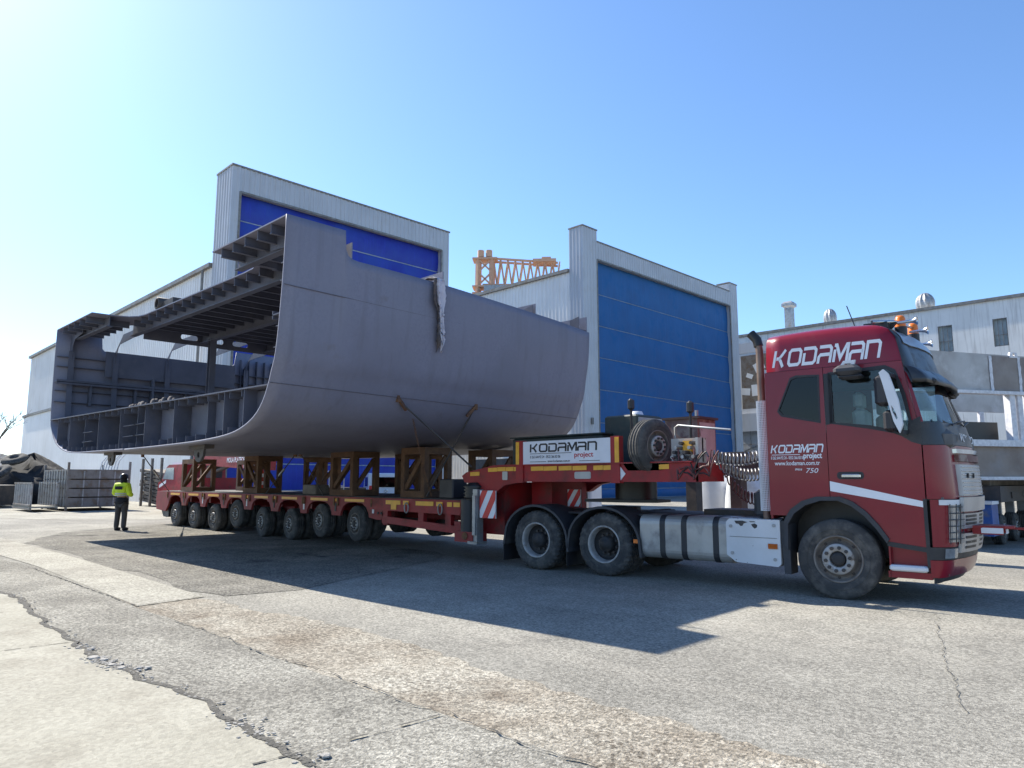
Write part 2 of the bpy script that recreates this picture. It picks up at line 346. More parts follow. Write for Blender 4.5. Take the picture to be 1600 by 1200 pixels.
# ================================================================ ground and paving
def sheet(name, pts, z, m, kind='structure', th=None):
    mb = MB(); tri = tessellate_polygon([[V(p[0], p[1], 0) for p in pts]])
    mb.add([(p[0], p[1], z) for p in pts], [list(t) for t in tri])
    me_o = mb.build(name, m, None); me_o['kind'] = kind
    for p in me_o.data.polygons:
        if p.normal.z < 0: p.flip()
    return me_o
def rag(pts, amp, seg):
    o = []
    for a, b in zip(pts, pts[1:]):
        n = max(1, int((b - a).length / seg)); nn = V(-(b - a).y, (b - a).x, 0).normalized()
        for i in range(n): o.append(a.lerp(b, i / n) + nn * random.uniform(-amp, amp))
    return o + [pts[-1]]
def rag2(pts):
    a = rag(pts, .045, .2); return rag(a, .014, .045)
mb = MB(); N = 48
mb.add([(0, 0, 0)] + [(900 * math.cos(6.28318 * k / N), 900 * math.sin(6.28318 * k / N), 0) for k in range(N)], [(0, k + 1, (k + 1) % N + 1) for k in range(N)])
o = mb.build('ground', 'asphalt'); o['kind'] = 'structure'
ragged = rag2([gp(*p) for p in ((0, 925), (30, 936), (62, 965), (90, 990), (125, 1010), (150, 1030), (190, 1046), (235, 1070), (270, 1077), (300, 1090), (330, 1100), (352, 1120), (390, 1136), (420, 1165), (455, 1181), (490, 1200))])
e0 = ragged[0]; ext = (e0 - gp(62, 965)).normalized()
near = [ragged[-1] + V(.9, -.35, 0), ragged[-1] + V(2.4, -1.6, 0), V(1.5, -6, 0), V(-14, -14, 0), e0 + ext * 12 + V(-8, -10, 0)]
sheet('concrete_apron', [e0 + ext * 12] + ragged + near, .012, 'concrete')
l2 = rag([gp(*p) for p in ((85, 893), (215, 950), (275, 970), (480, 1045), (690, 1116), (930, 1200))], .02, .25)
e2 = (l2[-1] - l2[-12]).normalized()
sheet('old_concrete_strip', [gp(85, 893) + V(-6, -.6, 0)] + l2 + [l2[-1] + e2 * 4, V(2, -4, 0), ragged[-1] + V(.3, -1.2, 0)] + ragged[::-1] + [e0 + ext * 4], .004, 'old_concrete')
l3 = rag([gp(*p) for p in ((312, 934), (560, 985), (800, 1059), (1050, 1130), (1300, 1200))], .1, .5); l3 = rag(l3, .05, .1)
sheet('worn_strip', l3 + [l3[-1] + V(2, -1.2, 0), l2[-1] + e2 * 4] + l2[::-1][:-14], .0035, 'brown_concrete')
sheet('concrete_slab', [gp(*p) for p in ((-260, 800), (0, 841), (68, 858), (140, 878), (320, 933), (216, 948), (150, 922), (60, 886), (0, 868), (-260, 815))], .008, 'slab_concrete')
sheet('rough_asphalt_patch', rag([gp(*p) for p in ((30, 849), (90, 832), (200, 822), (330, 815), (520, 838), (700, 868), (560, 902), (470, 925), (335, 934), (320, 931), (140, 876), (68, 856), (30, 849))], .2, .8)[:-1], .005, 'rough_asphalt')
sheet('pale_yard_paving', [gp(*p) for p in ((-300, 780), (-300, 795), (60, 812), (250, 812), (330, 800), (300, 785), (120, 780))], .006, 'slab_concrete')
# broken edge of the apron: a dirt-filled crack and loose lumps
crk = MB()
for i in range(len(ragged) - 1):
    a, b = ragged[i], ragged[i + 1]; n = V(-(b - a).y, (b - a).x, 0).normalized()
    w1 = .012 + .04 * max(0, math.sin(i * .07)) ** 2 + random.uniform(0, .02)
    crk.add([a - n * .03 + V(0, 0, .016), b - n * .03 + V(0, 0, .016), b + n * w1 + V(0, 0, .016), a + n * w1 + V(0, 0, .016)], [(0, 1, 2, 3)])
crk.build('crack', 'crack_dirt', None)['kind'] = 'structure'
lump = MB()
for i in range(520):
    k = random.choice((random.randrange(len(ragged) - 1), int(len(ragged) * random.choice((.52, .6, .66, .9)) + random.uniform(-4, 4)) % (len(ragged) - 1), int(len(ragged) * .62 + random.uniform(-7, 7))))
    a, b = ragged[k], ragged[k + 1]; n = V(-(b - a).y, (b - a).x, 0).normalized()
    c = a.lerp(b, random.random()) + n * random.gauss(.03, .05); r = (random.choice((.006, .008, .01, .014)) if i > 16 else random.choice((.02, .03, .045))) * random.uniform(.7, 1.3)
    ring = []
    for z, s in ((.012, 1), (.014 + r * .22, .95), (.014 + r * .3, .7)):
        ring.append([c + V(math.cos(t * .8976) * r * s * random.uniform(.75, 1.2), math.sin(t * .8976) * r * s * random.uniform(.75, 1.2), z) for t in range(7)])
    lump.loft(ring)
o = lump.build('rubble', 'rubble', None); o['kind'] = 'stuff'
def groove(pts, wd, z, amp=.01):
    mb = MB(); q = rag(rag([gp(*p) for p in pts], amp * 1.6, .3), amp * .5, .06)
    for a, b in zip(q, q[1:]):
        n = V(-(b - a).y, (b - a).x, 0).normalized() * wd / 2 * random.choice((.15, .3, .5, .8, 1.2))
        mb.add([a - n + V(0, 0, z), b - n + V(0, 0, z), b + n + V(0, 0, z), a + n + V(0, 0, z)], [(0, 1, 2, 3)])
    mb.build('paving_joint', 'crack_dirt', None)['kind'] = 'structure'
groove([(-20, 1022), (130, 1003)], .014, .017); groove([(395, 1199), (455, 1184), (700, 1117)], .02, .017)
groove([(275, 970), (480, 1045), (690, 1116), (930, 1200)], .016, .018, .03); groove([(216, 948), (320, 933)], .03, .018)
groove([(50, 888), (216, 949)], .03, .014); groove([(1465, 960), (1468, 1000), (1482, 1030), (1484, 1060), (1500, 1090), (1512, 1115)], .007, .010, .03)

# hills at the skyline
mb = MB(); prof = []
for i in range(60):
    x = -900 + i * 30; prof.append((x, 10 + 9 * math.sin(i * .35) + 6 * math.sin(i * .9 + 1)))
a = [V(-560 + p[0] * .55, 330 + p[0] * .62, 0) for p in prof]
mb.add([q for q in a] + [q + V(-40, 36, max(4, p[1])) for q, p in zip(a, prof)] + [q + V(-90, 80, 0) for q in a],
       [(i, i + 1, i + 61, i + 60) for i in range(59)] + [(i + 60, i + 61, i + 121, i + 120) for i in range(59)], True)
mb.build('hills', 'hill', None)['kind'] = 'structure'

# ================================================================ halls
def corr(mb, a, b, z0, z1, nrm, pitch=.36, dep=.045):
    a, b = V(*a, 0), V(*b, 0); L = (b - a).length; d = (b - a) / L; n = V(*nrm, 0); k = max(1, int(L / pitch)); p = L / k; pts = []
    for i in range(k):
        for f, h in ((0, 0), (.55, 0), (.65, 1), (.9, 1)): pts.append(a + d * (p * (i + f)) + n * dep * h)
    pts.append(b); m = len(pts)
    mb.add([q + V(0, 0, z0) for q in pts] + [q + V(0, 0, z1) for q in pts], [(i, i + 1, m + i + 1, m + i) for i in range(m - 1)])
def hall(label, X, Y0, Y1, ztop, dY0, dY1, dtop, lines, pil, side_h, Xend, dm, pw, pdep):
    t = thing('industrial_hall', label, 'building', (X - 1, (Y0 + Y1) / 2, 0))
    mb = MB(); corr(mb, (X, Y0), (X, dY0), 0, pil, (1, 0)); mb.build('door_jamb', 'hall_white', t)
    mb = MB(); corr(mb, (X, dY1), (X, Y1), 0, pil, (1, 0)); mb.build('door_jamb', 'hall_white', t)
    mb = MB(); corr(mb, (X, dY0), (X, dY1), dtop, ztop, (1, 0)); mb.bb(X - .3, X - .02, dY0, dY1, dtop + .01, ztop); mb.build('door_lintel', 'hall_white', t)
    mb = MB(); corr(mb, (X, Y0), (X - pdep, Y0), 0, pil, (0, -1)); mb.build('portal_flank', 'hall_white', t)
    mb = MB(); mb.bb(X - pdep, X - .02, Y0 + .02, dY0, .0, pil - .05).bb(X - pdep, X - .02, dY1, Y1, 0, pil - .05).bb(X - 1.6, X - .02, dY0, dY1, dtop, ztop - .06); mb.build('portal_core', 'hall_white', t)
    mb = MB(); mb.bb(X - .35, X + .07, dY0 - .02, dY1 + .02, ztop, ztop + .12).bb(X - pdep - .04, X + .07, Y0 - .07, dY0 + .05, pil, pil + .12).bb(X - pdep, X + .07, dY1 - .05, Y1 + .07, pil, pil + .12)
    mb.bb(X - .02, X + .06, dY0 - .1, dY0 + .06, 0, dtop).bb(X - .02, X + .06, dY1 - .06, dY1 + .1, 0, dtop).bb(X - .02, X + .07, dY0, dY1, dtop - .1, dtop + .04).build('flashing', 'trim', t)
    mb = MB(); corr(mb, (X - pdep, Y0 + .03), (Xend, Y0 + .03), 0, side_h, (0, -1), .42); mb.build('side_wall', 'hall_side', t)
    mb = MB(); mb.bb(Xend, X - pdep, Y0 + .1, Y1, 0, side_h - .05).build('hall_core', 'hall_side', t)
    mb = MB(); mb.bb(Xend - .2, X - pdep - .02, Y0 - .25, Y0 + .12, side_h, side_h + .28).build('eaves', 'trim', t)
    mb = MB(); mb.add([(Xend, Y0 - .1, side_h + .29), (X - pdep - .03, Y0 - .1, side_h + .29), (X - pdep - .03, (Y0 + Y1) / 2, side_h + 1.4), (Xend, (Y0 + Y1) / 2, side_h + 1.4), (X - pdep - .03, Y1, side_h + .29), (Xend, Y1, side_h + .29)], [(0, 1, 2, 3), (3, 2, 4, 5)]); mb.build('roof', 'trim', t)
    zs = [dtop] + lines
    door = MB().bb(X - .6, X - .5, dY0, dY1, .05, dtop).build('lift_door', dm, t)
    for z1, z0 in zip(zs, zs[1:]):
        mb = MB(); rows = []; nY = 26; nz = 4; dy = dY1 - dY0
        for j in range(nz + 1):
            f = j / nz; rows.append([V(X - .42 + .09 * math.sin(math.pi * f) + .02 * math.sin(i * 2.1 + z0 + 2 * f) + .015 * math.sin(i * .7 + z0 * 3), dY0 + dy * i / nY, z0 + .05 + (z1 - z0 - .1) * f) for i in range(nY + 1)])
        mb.loft(rows, closed=False, cap=False, smooth=True); mb.build('door_panel', dm, door)
        MB().bb(X - .46, X - .41, dY0 + .05, dY1 - .05, z0 - .035, z0 + .035).build('door_seam', 'seam_pale' if dm == 'door_ultramarine' else 'seam_dark', door)
    return t
lh = hall('white corrugated hall with tall ultramarine lift door behind the hull block', -44.1, 18.4, 36.7, 21.95, 18.98, 35.9, 20.3, [18.5, 14.7, 10.7, 6.7, 2.65, .9, .06], 21.95, 15.6, -97.6, 'door_ultramarine', 1.2, 2.4)
rh = hall('white corrugated hall with closed bright blue door behind the truck cab', -37.3, 45.8, 72.9, 22.2, 47.75, 71.2, 20.65, [17.7, 14.9, 12.1, 9.3, 6.45, 3.65, .85, .06], 23.2, 19.4, -110, 'door_blue', 1.4, 1.5)
MB().cyl((-47.4, 18.12, 0), (-47.4, 18.12, 15.5), .09, 8).build('downpipe', 'trim', lh)
MB().bb(-97.9, -46.6, 18.05, 18.45, 8.7, 8.95).build('ledge', 'trim', lh)
MB().bb(-97.7, -46.6, 18.2, 18.43, 0, 8.7).build('plinth_wall', 'hall_side', lh)
MB().bb(-37.2, -37.1, 46.5, 46.75, 6.2, 6.75).build('junction_box', 'trim', rh)
# long plastered building at the right
t = thing('plastered_building', 'long white plastered building with small windows behind the grey ship section', 'building', (-10, 84, 0))
wins = [(-19.6, -18.4), (-14.9, -13.8), (-5, -3.6), (2, 3.4)]
holes = [[(a, 14.3), (b, 14.3), (b, 17.0), (a, 17.0)] for a, b in wins]
MB().plate([(-48, 0), (40, 0), (40, 18.6), (-48, 19.0)], holes, .5, XZ(81.1)).build('wall', 'plaster', t)
MB().bb(-48, 40, 81.2, 96, 0, 17.9).build('building_core', 'plaster', t)
MB().plate([(-48.3, 18.95), (40, 18.55), (40, 18.85), (-48.3, 19.25)], (), .8, XZ(81.2)).build('roof_edge', 'trim', t)
for a, b in wins:
    f = MB().bb(a, b, 80.9, 80.95, 14.3, 17.0).build('window', 'window_dirty', t)
    m2 = MB()
    for k in range(4): x = a + (b - a) * k / 3; m2.bb(x - .03, x + .03, 80.6, 80.66, 14.3, 17)
    for z in (14.35, 15.4, 16.95): m2.bb(a, b, 80.6, 80.66, z - .03, z + .03)
    m2.build('glazing_bar', 'trim', f)
def vent(px, y, zb, zt, r, label, ball):
    t = thing('roof_vent', label, 'vent', (px, y, zb))
    if ball:
        mb = MB().cyl((px, y, zb), (px, y, zb + (zt - zb) * .5), r * .72, 14); mb.build('duct', 'galv', t)
        mb = MB(); n = 12; h = (zt - zb) * .6; c = V(px, y, zt - h / 2)
        mb.loft([[c + V(math.cos(6.28318 * k / 24) * r * math.sin(math.pi * j / n) * (1.0 if k % 2 else .88), math.sin(6.28318 * k / 24) * r * math.sin(math.pi * j / n) * (1.0 if k % 2 else .88), -h / 2 * math.cos(math.pi * j / n)) for k in range(24)] for j in range(1, n)]); mb.build('turbine', 'galv', t)
    else:
        MB().bb(px - r * .7, px + r * .7, y - r * .7, y + r * .7, zb, zt - .7).build('duct', 'galv', t)
        MB().loft([[V(px + sx * r * k, y + sy * r * k, z) for sx, sy in ((-1, -1), (1, -1), (1, 1), (-1, 1))] for k, z in ((.7, zt - .8), (1.1, zt - .6), (1.1, zt - .25), (.7, zt))]).build('cowl', 'galv', t)
vent(-37.0, 85.8, 18.0, 23.6, .62, 'square galvanised roof duct with cowl above the cab exhaust', False)
vent(-32.1, 85.8, 18.0, 21.9, .75, 'round turbine vent above the middle of the cab roof', True)
vent(-21.9, 85.8, 18.0, 21.9, .95, 'round turbine vent beside the orange beacons on the roof edge', True)
# stair tower between the hall and the cab
t = thing('stair_tower', 'white stair tower with broken windows and steel lattice beside the blue door', 'tower', (-40, 80, 0))
MB().bb(-46, -35.2, 76, 76.3, 0, 9.0).build('wall', 'hall_white', t)
MB().plate([(-46, 9.0), (-32.8, 9.0), (-32.8, 17.2), (-46, 17.2)], [[(-39.6, 9.6), (-33.4, 9.6), (-33.4, 16), (-39.6, 16)]], .3, XZ(76.3)).build('upper_wall', 'hall_white', t)
MB().bb(-39.5, -33.5, 77.5, 77.7, 9.7, 16).build('back_panel', 'cage_grey', t)
mb = MB(); random.seed(3)
for k in range(9): mb.box((-38.8 + k * .62, 76.8 + .1 * (k % 3), 10.6 + random.uniform(0, 4.6)), (random.uniform(.7, 1.8), .05, random.uniform(.5, 1.3)), 0, random.uniform(-.6, .6))
mb.build('torn_panel', 'hall_side', t)
MB().bb(-40, -32, 75.3, 76.0, 7.0, 9.0).build('landing', 'hall_white', t)
mb = MB()
for k in range(6): mb.bb(-39 + k * 1.3, -38.9 + k * 1.3, 75.4, 75.5, 0, 7)
for k in range(6): mb.bb(-39, -32, 75.4, 75.5, .3 + k * 1.3, .4 + k * 1.3)
for k in range(3): mb.bar((-38.5, 75.6, .4 + k * 2.2), (-33, 75.6, 2.4 + k * 2.2), .14)
mb.build('lattice', 'galv', t)
# gantry crane far behind
t = thing('gantry_crane', 'orange lattice gantry crane top behind the halls', 'crane', (-105, 106, 0))
cd = V(.745, .667, 0); c0 = V(-111.4, 100.7, 0); pr_ = V(-.667, .745, 0)
def cp(a, b, z): return c0 + cd * a + pr_ * b + V(0, 0, z)
mb = MB()
for s in (0, 2.4):
    for z in (43.4, 49.4): mb.bar(cp(1.2, s, z), cp(17.5, s, z - (1.4 if z > 45 else .4)), .42)
    for k in range(9): mb.bar(cp(3.5 + k * 1.6, s, 49.2 - k * .1), cp(4.3 + k * 1.6, s, 43.4), .22); mb.bar(cp(4.3 + k * 1.6, s, 43.4), cp(5.1 + k * 1.6, s, 49.1 - k * .1), .22)
mb.build('girder', 'crane_orange', t)
mb = MB()
for a, top in ((.2, 49), (3.2, 49.5)):
    for s in (0, 2.4): mb.bar(cp(a - .5, s, 0), cp(a, s, top), .8)
for z in (41.5, 43, 49.2): mb.box(cp(1.7, 1.2, z), (5.4, 3.6, .35), math.atan2(cd.y, cd.x))
for z in (43.2, 46.2): mb.bar(cp(.2, 0, z), cp(3.2, 0, z + 3), .35).bar(cp(3.2, 0, z), cp(.2, 0, z + 3), .35)
for a in (.8, 2.6): mb.cyl(cp(a, 0, 49.5), cp(a, 0, 51), .7, 10)
mb.build('leg', 'crane_orange', t)
mb = MB(); mb.box(cp(14.6, 1.2, 48.5), (5, 4, .6), .73).box(cp(15, 1.2, 49.1), (2.0, 2.2, .7), .73); mb.build('trolley', 'crane_orange', t)
mb = MB(); mb.box(cp(4.3, -1.8, 41.2), (5, 3, 2.4), .73); mb.build('cabin', 'galv', t)

# ================================================================ hull block
hb = thing('ship_hull_block', 'huge grey primed ship hull section with open framed end on the low loader', 'ship section', (-18, 9.3, 2.3))
HY0, HY1 = 5.35, 13.22
def heel(x): return (-10.6 - x) * .0175
def ctop(y):
    pts = ((5.35, 5.95), (6.47, 5.945), (6.49, 5.60), (6.54, 5.50), (6.62, 5.455), (6.75, 5.44), (7.6, 5.43), (8.8, 5.4), (10.5, 5.31), (12.06, 5.22), (13.22, 5.11))
    for (a, za), (b, zb) in zip(pts, pts[1:]):
        if y <= b + 1e-6: return za + (zb - za) * (y - a) / (b - a)
    return pts[-1][1]
def ltop(y): return 6.2 if y < 6.62 or y > 10.98 else (5.76 if y < 6.68 or y > 10.9 else 5.69)
prof = [(-10.61, 5.34), (-10.65, 4.59), (-10.77, 3.69), (-10.89, 3.37), (-10.98, 3.15), (-11.16, 2.87), (-11.46, 2.64), (-11.95, 2.47), (-12.58, 2.38), (-13.65, 2.33), (-15, 2.31), (-17.13, 2.30), (-20.34, 2.32), (-22.16, 2.34), (-23.34, 2.44), (-24.3, 2.70), (-24.88, 3.12), (-25.05, 3.4), (-25.16, 4.17), (-25.2, 5.2)]
def crom(p, n=3):
    o = []
    for i in range(len(p) - 1):
        a, b, c, d = p[max(i - 1, 0)], p[i], p[i + 1], p[min(i + 2, len(p) - 1)]
        for k in range(n):
            t = k / n; q = []
            for j in (0, 1): q.append(.5 * (2 * b[j] + (c[j] - a[j]) * t + (2 * a[j] - 5 * b[j] + 4 * c[j] - d[j]) * t * t + (3 * b[j] - a[j] - 3 * c[j] + d[j]) * t ** 3))
            o.append(tuple(q))
    return o + [p[-1]]
prof = crom(prof)
SPL = (-17.99, 2.302)
def shell(ys, which, name, m):
    mb = MB(); rows = []
    for y in ys:
        wob = .012 * math.sin(y * 2.3) + .008 * math.sin(y * 5.1)
        if which == 'R':
            top = ctop(y); body = [(-10.61, top), (-10.61, top - .15)] + [(p[0] + wob * .4 * (1 if p[1] > 2.6 else 0), p[1] if p[1] < 4 else 4 + (p[1] - 4) * (top - .3 - 4) / 1.34) for p in prof if p[0] > -18] + [SPL]
        else:
            top = ltop(y); body = [SPL] + [p for p in prof if p[0] <= -18][:-1] + [(-25.2, 5.1), (-25.2, (5.1 + top) / 2), (-25.2, top)]
        rows.append([V(p[0], y, p[1]) for p in body])
    mb.loft(rows, closed=False, cap=False, smooth=True); o = mb.build(name, m, hb, recalc=False)
    s = o.modifiers.new('thickness', 'SOLIDIFY'); s.thickness = .03; s.offset = 0
    return o
ysR = [5.35, 5.6, 5.9, 6.2, 6.47, 6.49, 6.54, 6.62, 6.75] + [7 + .4 * i for i in range(16)] + [13.22]
shell(ysR, 'R', 'side_shell', 'hull_primer')
shell([5.35, 6, 6.6, 6.64, 6.7, 7.5, 8.5, 9.5, 10.3, 10.88, 10.95, 11, 12, 13.22], 'L', 'side_shell', 'hull_primer')
def outx(z):
    q = sorted([p for p in prof if p[0] > -14] + [(-10.61, 6.2)], key=lambda p: p[1])
    for a, b in zip(q, q[1:]):
        if a[1] <= z <= b[1]: return a[0] + (b[0] - a[0]) * (z - a[1]) / max(1e-6, b[1] - a[1])
    return -10.61
for zs in ((4.77, 4.62), (3.18, 3.06)):
    mb = MB(); pts = []
    for i in range(20):
        y = 5.36 + i * .413; z = zs[0] + (zs[1] - zs[0]) * i / 19
        x = outx(z); pts.append((x + .021 + .4 * (.012 * math.sin(y * 2.3) + .008 * math.sin(y * 5.1)), y, z))
    mb.tube(pts, .006, 5); mb.build('weld_seam', 'weld', hb)
tz = lambda x: 3.13 + heel(x)
dz = lambda x: 5.93 + heel(x)
def slopeplate(outl, zf, th):
    mb = MB(); tri = tessellate_polygon([[V(p[0], p[1], 0) for p in outl]]); n = len(outl)
    mb.add([(p[0], p[1], zf(p[0])) for p in outl] + [(p[0], p[1], zf(p[0]) + th) for p in outl], [list(t)[::-1] for t in tri] + [[i + n for i in t] for t in tri] + [(i, (i + 1) % n, (i + 1) % n + n, i + n) for i in range(n)])
    return mb
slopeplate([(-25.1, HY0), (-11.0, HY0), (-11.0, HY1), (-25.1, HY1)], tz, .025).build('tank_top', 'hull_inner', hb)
dk = [(-25.17, HY0 + .01), (-21.6, HY0 + .01), (-21.55, 5.9), (-21.4, 6.25), (-21.15, 6.4), (-20.8, 6.45), (-14.6, 6.45), (-14.1, 6.42), (-13.8, 6.3), (-13.65, 6.05), (-13.6, HY0 + .01), (-10.64, HY0 + .01), (-10.64, 6.46), (-12.6, 6.6), (-13.2, 7.0), (-13.2, HY1), (-22.2, HY1), (-22.2, 7.0), (-22.7, 6.65), (-25.17, 6.6)]
slopeplate(dk, dz, .025).build('deck', 'hull_primer', hb)
def beam_x(x0, x1, y, zf, dep, fl=.16, th=.015, name='transverse_beam'):     # web under a sloped plate plus bottom flange
    mb = MB(); a, b = zf(x0), zf(x1)
    mb.add([(x, y + s * th / 2, z) for s in (-1, 1) for x, z in ((x0, a - dep), (x1, b - dep), (x1, b), (x0, a))], [(0, 1, 2, 3), (7, 6, 5, 4), (0, 4, 5, 1), (1, 5, 6, 2), (2, 6, 7, 3), (3, 7, 4, 0)])
    if fl: mb.bar((x0, y, a - dep), (x1, y, b - dep), fl, .02, (0, 0, 1))
    mb.build(name, 'hull_inner', hb)
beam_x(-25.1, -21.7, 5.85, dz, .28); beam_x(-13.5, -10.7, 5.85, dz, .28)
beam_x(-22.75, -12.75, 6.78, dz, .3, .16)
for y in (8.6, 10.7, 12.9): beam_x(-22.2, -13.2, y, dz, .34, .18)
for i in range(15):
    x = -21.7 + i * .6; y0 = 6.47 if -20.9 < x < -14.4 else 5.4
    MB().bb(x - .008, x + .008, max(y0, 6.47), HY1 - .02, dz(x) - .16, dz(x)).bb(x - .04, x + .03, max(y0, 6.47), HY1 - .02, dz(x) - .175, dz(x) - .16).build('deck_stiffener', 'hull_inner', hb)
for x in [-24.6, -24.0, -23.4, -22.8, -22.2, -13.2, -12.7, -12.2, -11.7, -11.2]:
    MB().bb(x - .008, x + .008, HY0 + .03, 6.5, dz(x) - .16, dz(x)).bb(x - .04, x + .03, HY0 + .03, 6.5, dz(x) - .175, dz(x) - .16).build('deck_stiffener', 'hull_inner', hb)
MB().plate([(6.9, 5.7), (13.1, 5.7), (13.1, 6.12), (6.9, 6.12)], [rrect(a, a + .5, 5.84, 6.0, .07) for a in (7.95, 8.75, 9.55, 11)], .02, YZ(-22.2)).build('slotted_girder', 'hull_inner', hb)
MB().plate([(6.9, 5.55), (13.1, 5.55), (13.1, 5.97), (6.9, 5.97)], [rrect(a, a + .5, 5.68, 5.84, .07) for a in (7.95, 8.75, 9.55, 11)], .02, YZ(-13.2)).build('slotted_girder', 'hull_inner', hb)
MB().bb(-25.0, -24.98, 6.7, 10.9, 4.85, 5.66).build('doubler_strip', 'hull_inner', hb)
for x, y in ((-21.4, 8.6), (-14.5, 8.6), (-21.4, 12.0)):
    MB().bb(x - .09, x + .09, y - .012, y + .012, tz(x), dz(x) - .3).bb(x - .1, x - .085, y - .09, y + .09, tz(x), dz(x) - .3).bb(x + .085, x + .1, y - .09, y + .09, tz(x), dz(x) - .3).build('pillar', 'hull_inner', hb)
# side frames on both shells: vertical web with curved knee up to the deck
def sx(z, s):      # inner face of the shell at height z
    q = [p for p in prof if (p[0] > -18) == (s < 0)] + [(-10.61, 6.3) if s < 0 else (-25.2, 6.3)]
    q.sort(key=lambda p: p[1])
    for a, b in zip(q, q[1:]):
        if a[1] <= z <= b[1]: return a[0] + (b[0] - a[0]) * (z - a[1]) / max(1e-6, b[1] - a[1]) + s * .028
    return q[-1][0] + s * .028
for X0, s in ((-25.17, 1), (-10.66, -1)):
    for y in (5.75, 7.0, 8.6, 10.05, 11.3, 12.9):
        zb = tz(X0) + .03; zt = dz(X0) - .02; ins = y > 6.6
        top = zt if not ins else ((5.46 if y in (8.6, 11.3, 12.9) else 5.05) if s < 0 else 5.6)
        outer = [(sx(z, s), z) for z in [zb + (top - zb) * k / 10 for k in range(11)]]
        xi = X0 + s * .26
        if not ins: inner = [(xi + s * 1.0, zt), (xi + s * 1.0, zt - .2)] + [(xi + s * .36 * (1 - math.cos(R(a))), zt - .62 + .36 * math.sin(R(a))) for a in (70, 45, 20)]
        elif s > 0: inner = [(xi + .55, zt), (xi + 2.75, zt), (xi + 2.75, zt - .2)] + [(xi + .36 * (1 - math.cos(R(a))), zt - .62 + .36 * math.sin(R(a))) for a in (70, 45, 20)]
        else: inner = [(xi, top - .06)]
        zi = [zt - .62 if (s > 0 or not ins) else top - .3]
        inner += [(sx(z, s) + s * .23, z) for z in [zi[0] + (zb - zi[0]) * k / 6 for k in range(1, 7)]]
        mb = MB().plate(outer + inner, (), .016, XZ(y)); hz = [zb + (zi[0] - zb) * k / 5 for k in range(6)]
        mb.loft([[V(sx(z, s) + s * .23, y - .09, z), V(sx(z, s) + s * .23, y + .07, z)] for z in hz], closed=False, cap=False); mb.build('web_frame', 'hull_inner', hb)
    for z in (3.75, 4.1, 4.85, 5.15):
        z += heel(X0) * .8; xa = sx(z, s); MB().bb(xa, xa + s * .13, HY0 + .03, HY1 - .03, z, z + .014).build('longitudinal', 'hull_inner', hb)
    z = 4.3 + heel(X0); xa = sx(z, s); MB().bb(xa, xa + s * .3, HY0 + .03, HY1 - .03, z, z + .02).bb(xa + s * .28, xa + s * .3, HY0 + .03, HY1 - .03, z - .06, z + .08).build('stringer', 'hull_inner', hb)
    for k in range(7):
        y = 11.15 + .3 * k; zz_ = [tz(X0) + .03 + ((5.9 if s > 0 else 4.9) - tz(X0)) * j / 8 for j in range(9)]
        MB().plate([(sx(z, s), z) for z in zz_] + [(sx(z, s) + s * .14, z) for z in zz_[::-1]], (), .015, XZ(y)).build('stiffener', 'hull_inner', hb)
for y0, x1 in ((7.6, .12), (8.1, .2), (9.2, .12), (6.3, .12)): MB().bb(-25.12, -25.05 + x1, y0, y0 + .07, tz(-25) + .5, 4.9 if x1 > .15 else 4.5).build('stiffener', 'hull_inner', hb)
# fins of the webs showing above the side shell
for y, zt in ((8.72, 5.68), (11.38, 5.5), (13.18, 5.49)):
    MB().plate([(-10.63, ctop(y) - .35), (-10.63, zt), (-12.9, zt + .02), (-12.9, zt - .5), (-12.2, ctop(y) - .35)], [rrect(-11.15, -10.85, zt - .26, zt - .12, .06)] if y > 9 else [], .02, XZ(y)).build('web_plate', 'hull_primer', hb)
MB().plate([(-11.5, 5.3), (-10.7, 5.3), (-10.7, 5.8), (-11.1, 5.8), (-11.4, 5.6)], (), .02, XZ(6.68)).build('bracket', 'hull_primer', hb)
# double bottom: girders, floors with lightening holes, bottom stiffeners
gx = [-24.2, -22.9, -21.8, -20.2, -18.5, -17.6, -16.8, -15.1, -13.65, -12.7, -11.9]
def botz(x):
    for a, b in zip(prof, prof[1:]):
        if a[0] >= x >= b[0]: return a[1] + (b[1] - a[1]) * (x - a[0]) / (b[0] - a[0])
    return 2.35
for i, x in enumerate(gx):
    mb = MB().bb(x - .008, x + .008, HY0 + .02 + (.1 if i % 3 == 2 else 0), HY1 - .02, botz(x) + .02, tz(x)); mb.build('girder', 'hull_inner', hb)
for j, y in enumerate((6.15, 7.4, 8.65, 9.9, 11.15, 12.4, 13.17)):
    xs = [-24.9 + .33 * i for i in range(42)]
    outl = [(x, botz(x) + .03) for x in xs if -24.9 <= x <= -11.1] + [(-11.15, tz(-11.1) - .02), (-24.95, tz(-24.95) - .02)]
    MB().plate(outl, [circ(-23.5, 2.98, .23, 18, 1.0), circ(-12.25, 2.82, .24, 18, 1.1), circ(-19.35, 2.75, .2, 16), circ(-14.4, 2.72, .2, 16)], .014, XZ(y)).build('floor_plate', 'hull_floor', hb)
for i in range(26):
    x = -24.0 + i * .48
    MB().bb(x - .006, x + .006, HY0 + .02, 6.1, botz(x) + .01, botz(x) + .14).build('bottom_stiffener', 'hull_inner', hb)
    MB().bb(x - .006, x + .006, HY0 + .02, 6.1, tz(x) - .12, tz(x) - .002).build('tank_top_stiffener', 'hull_inner', hb)
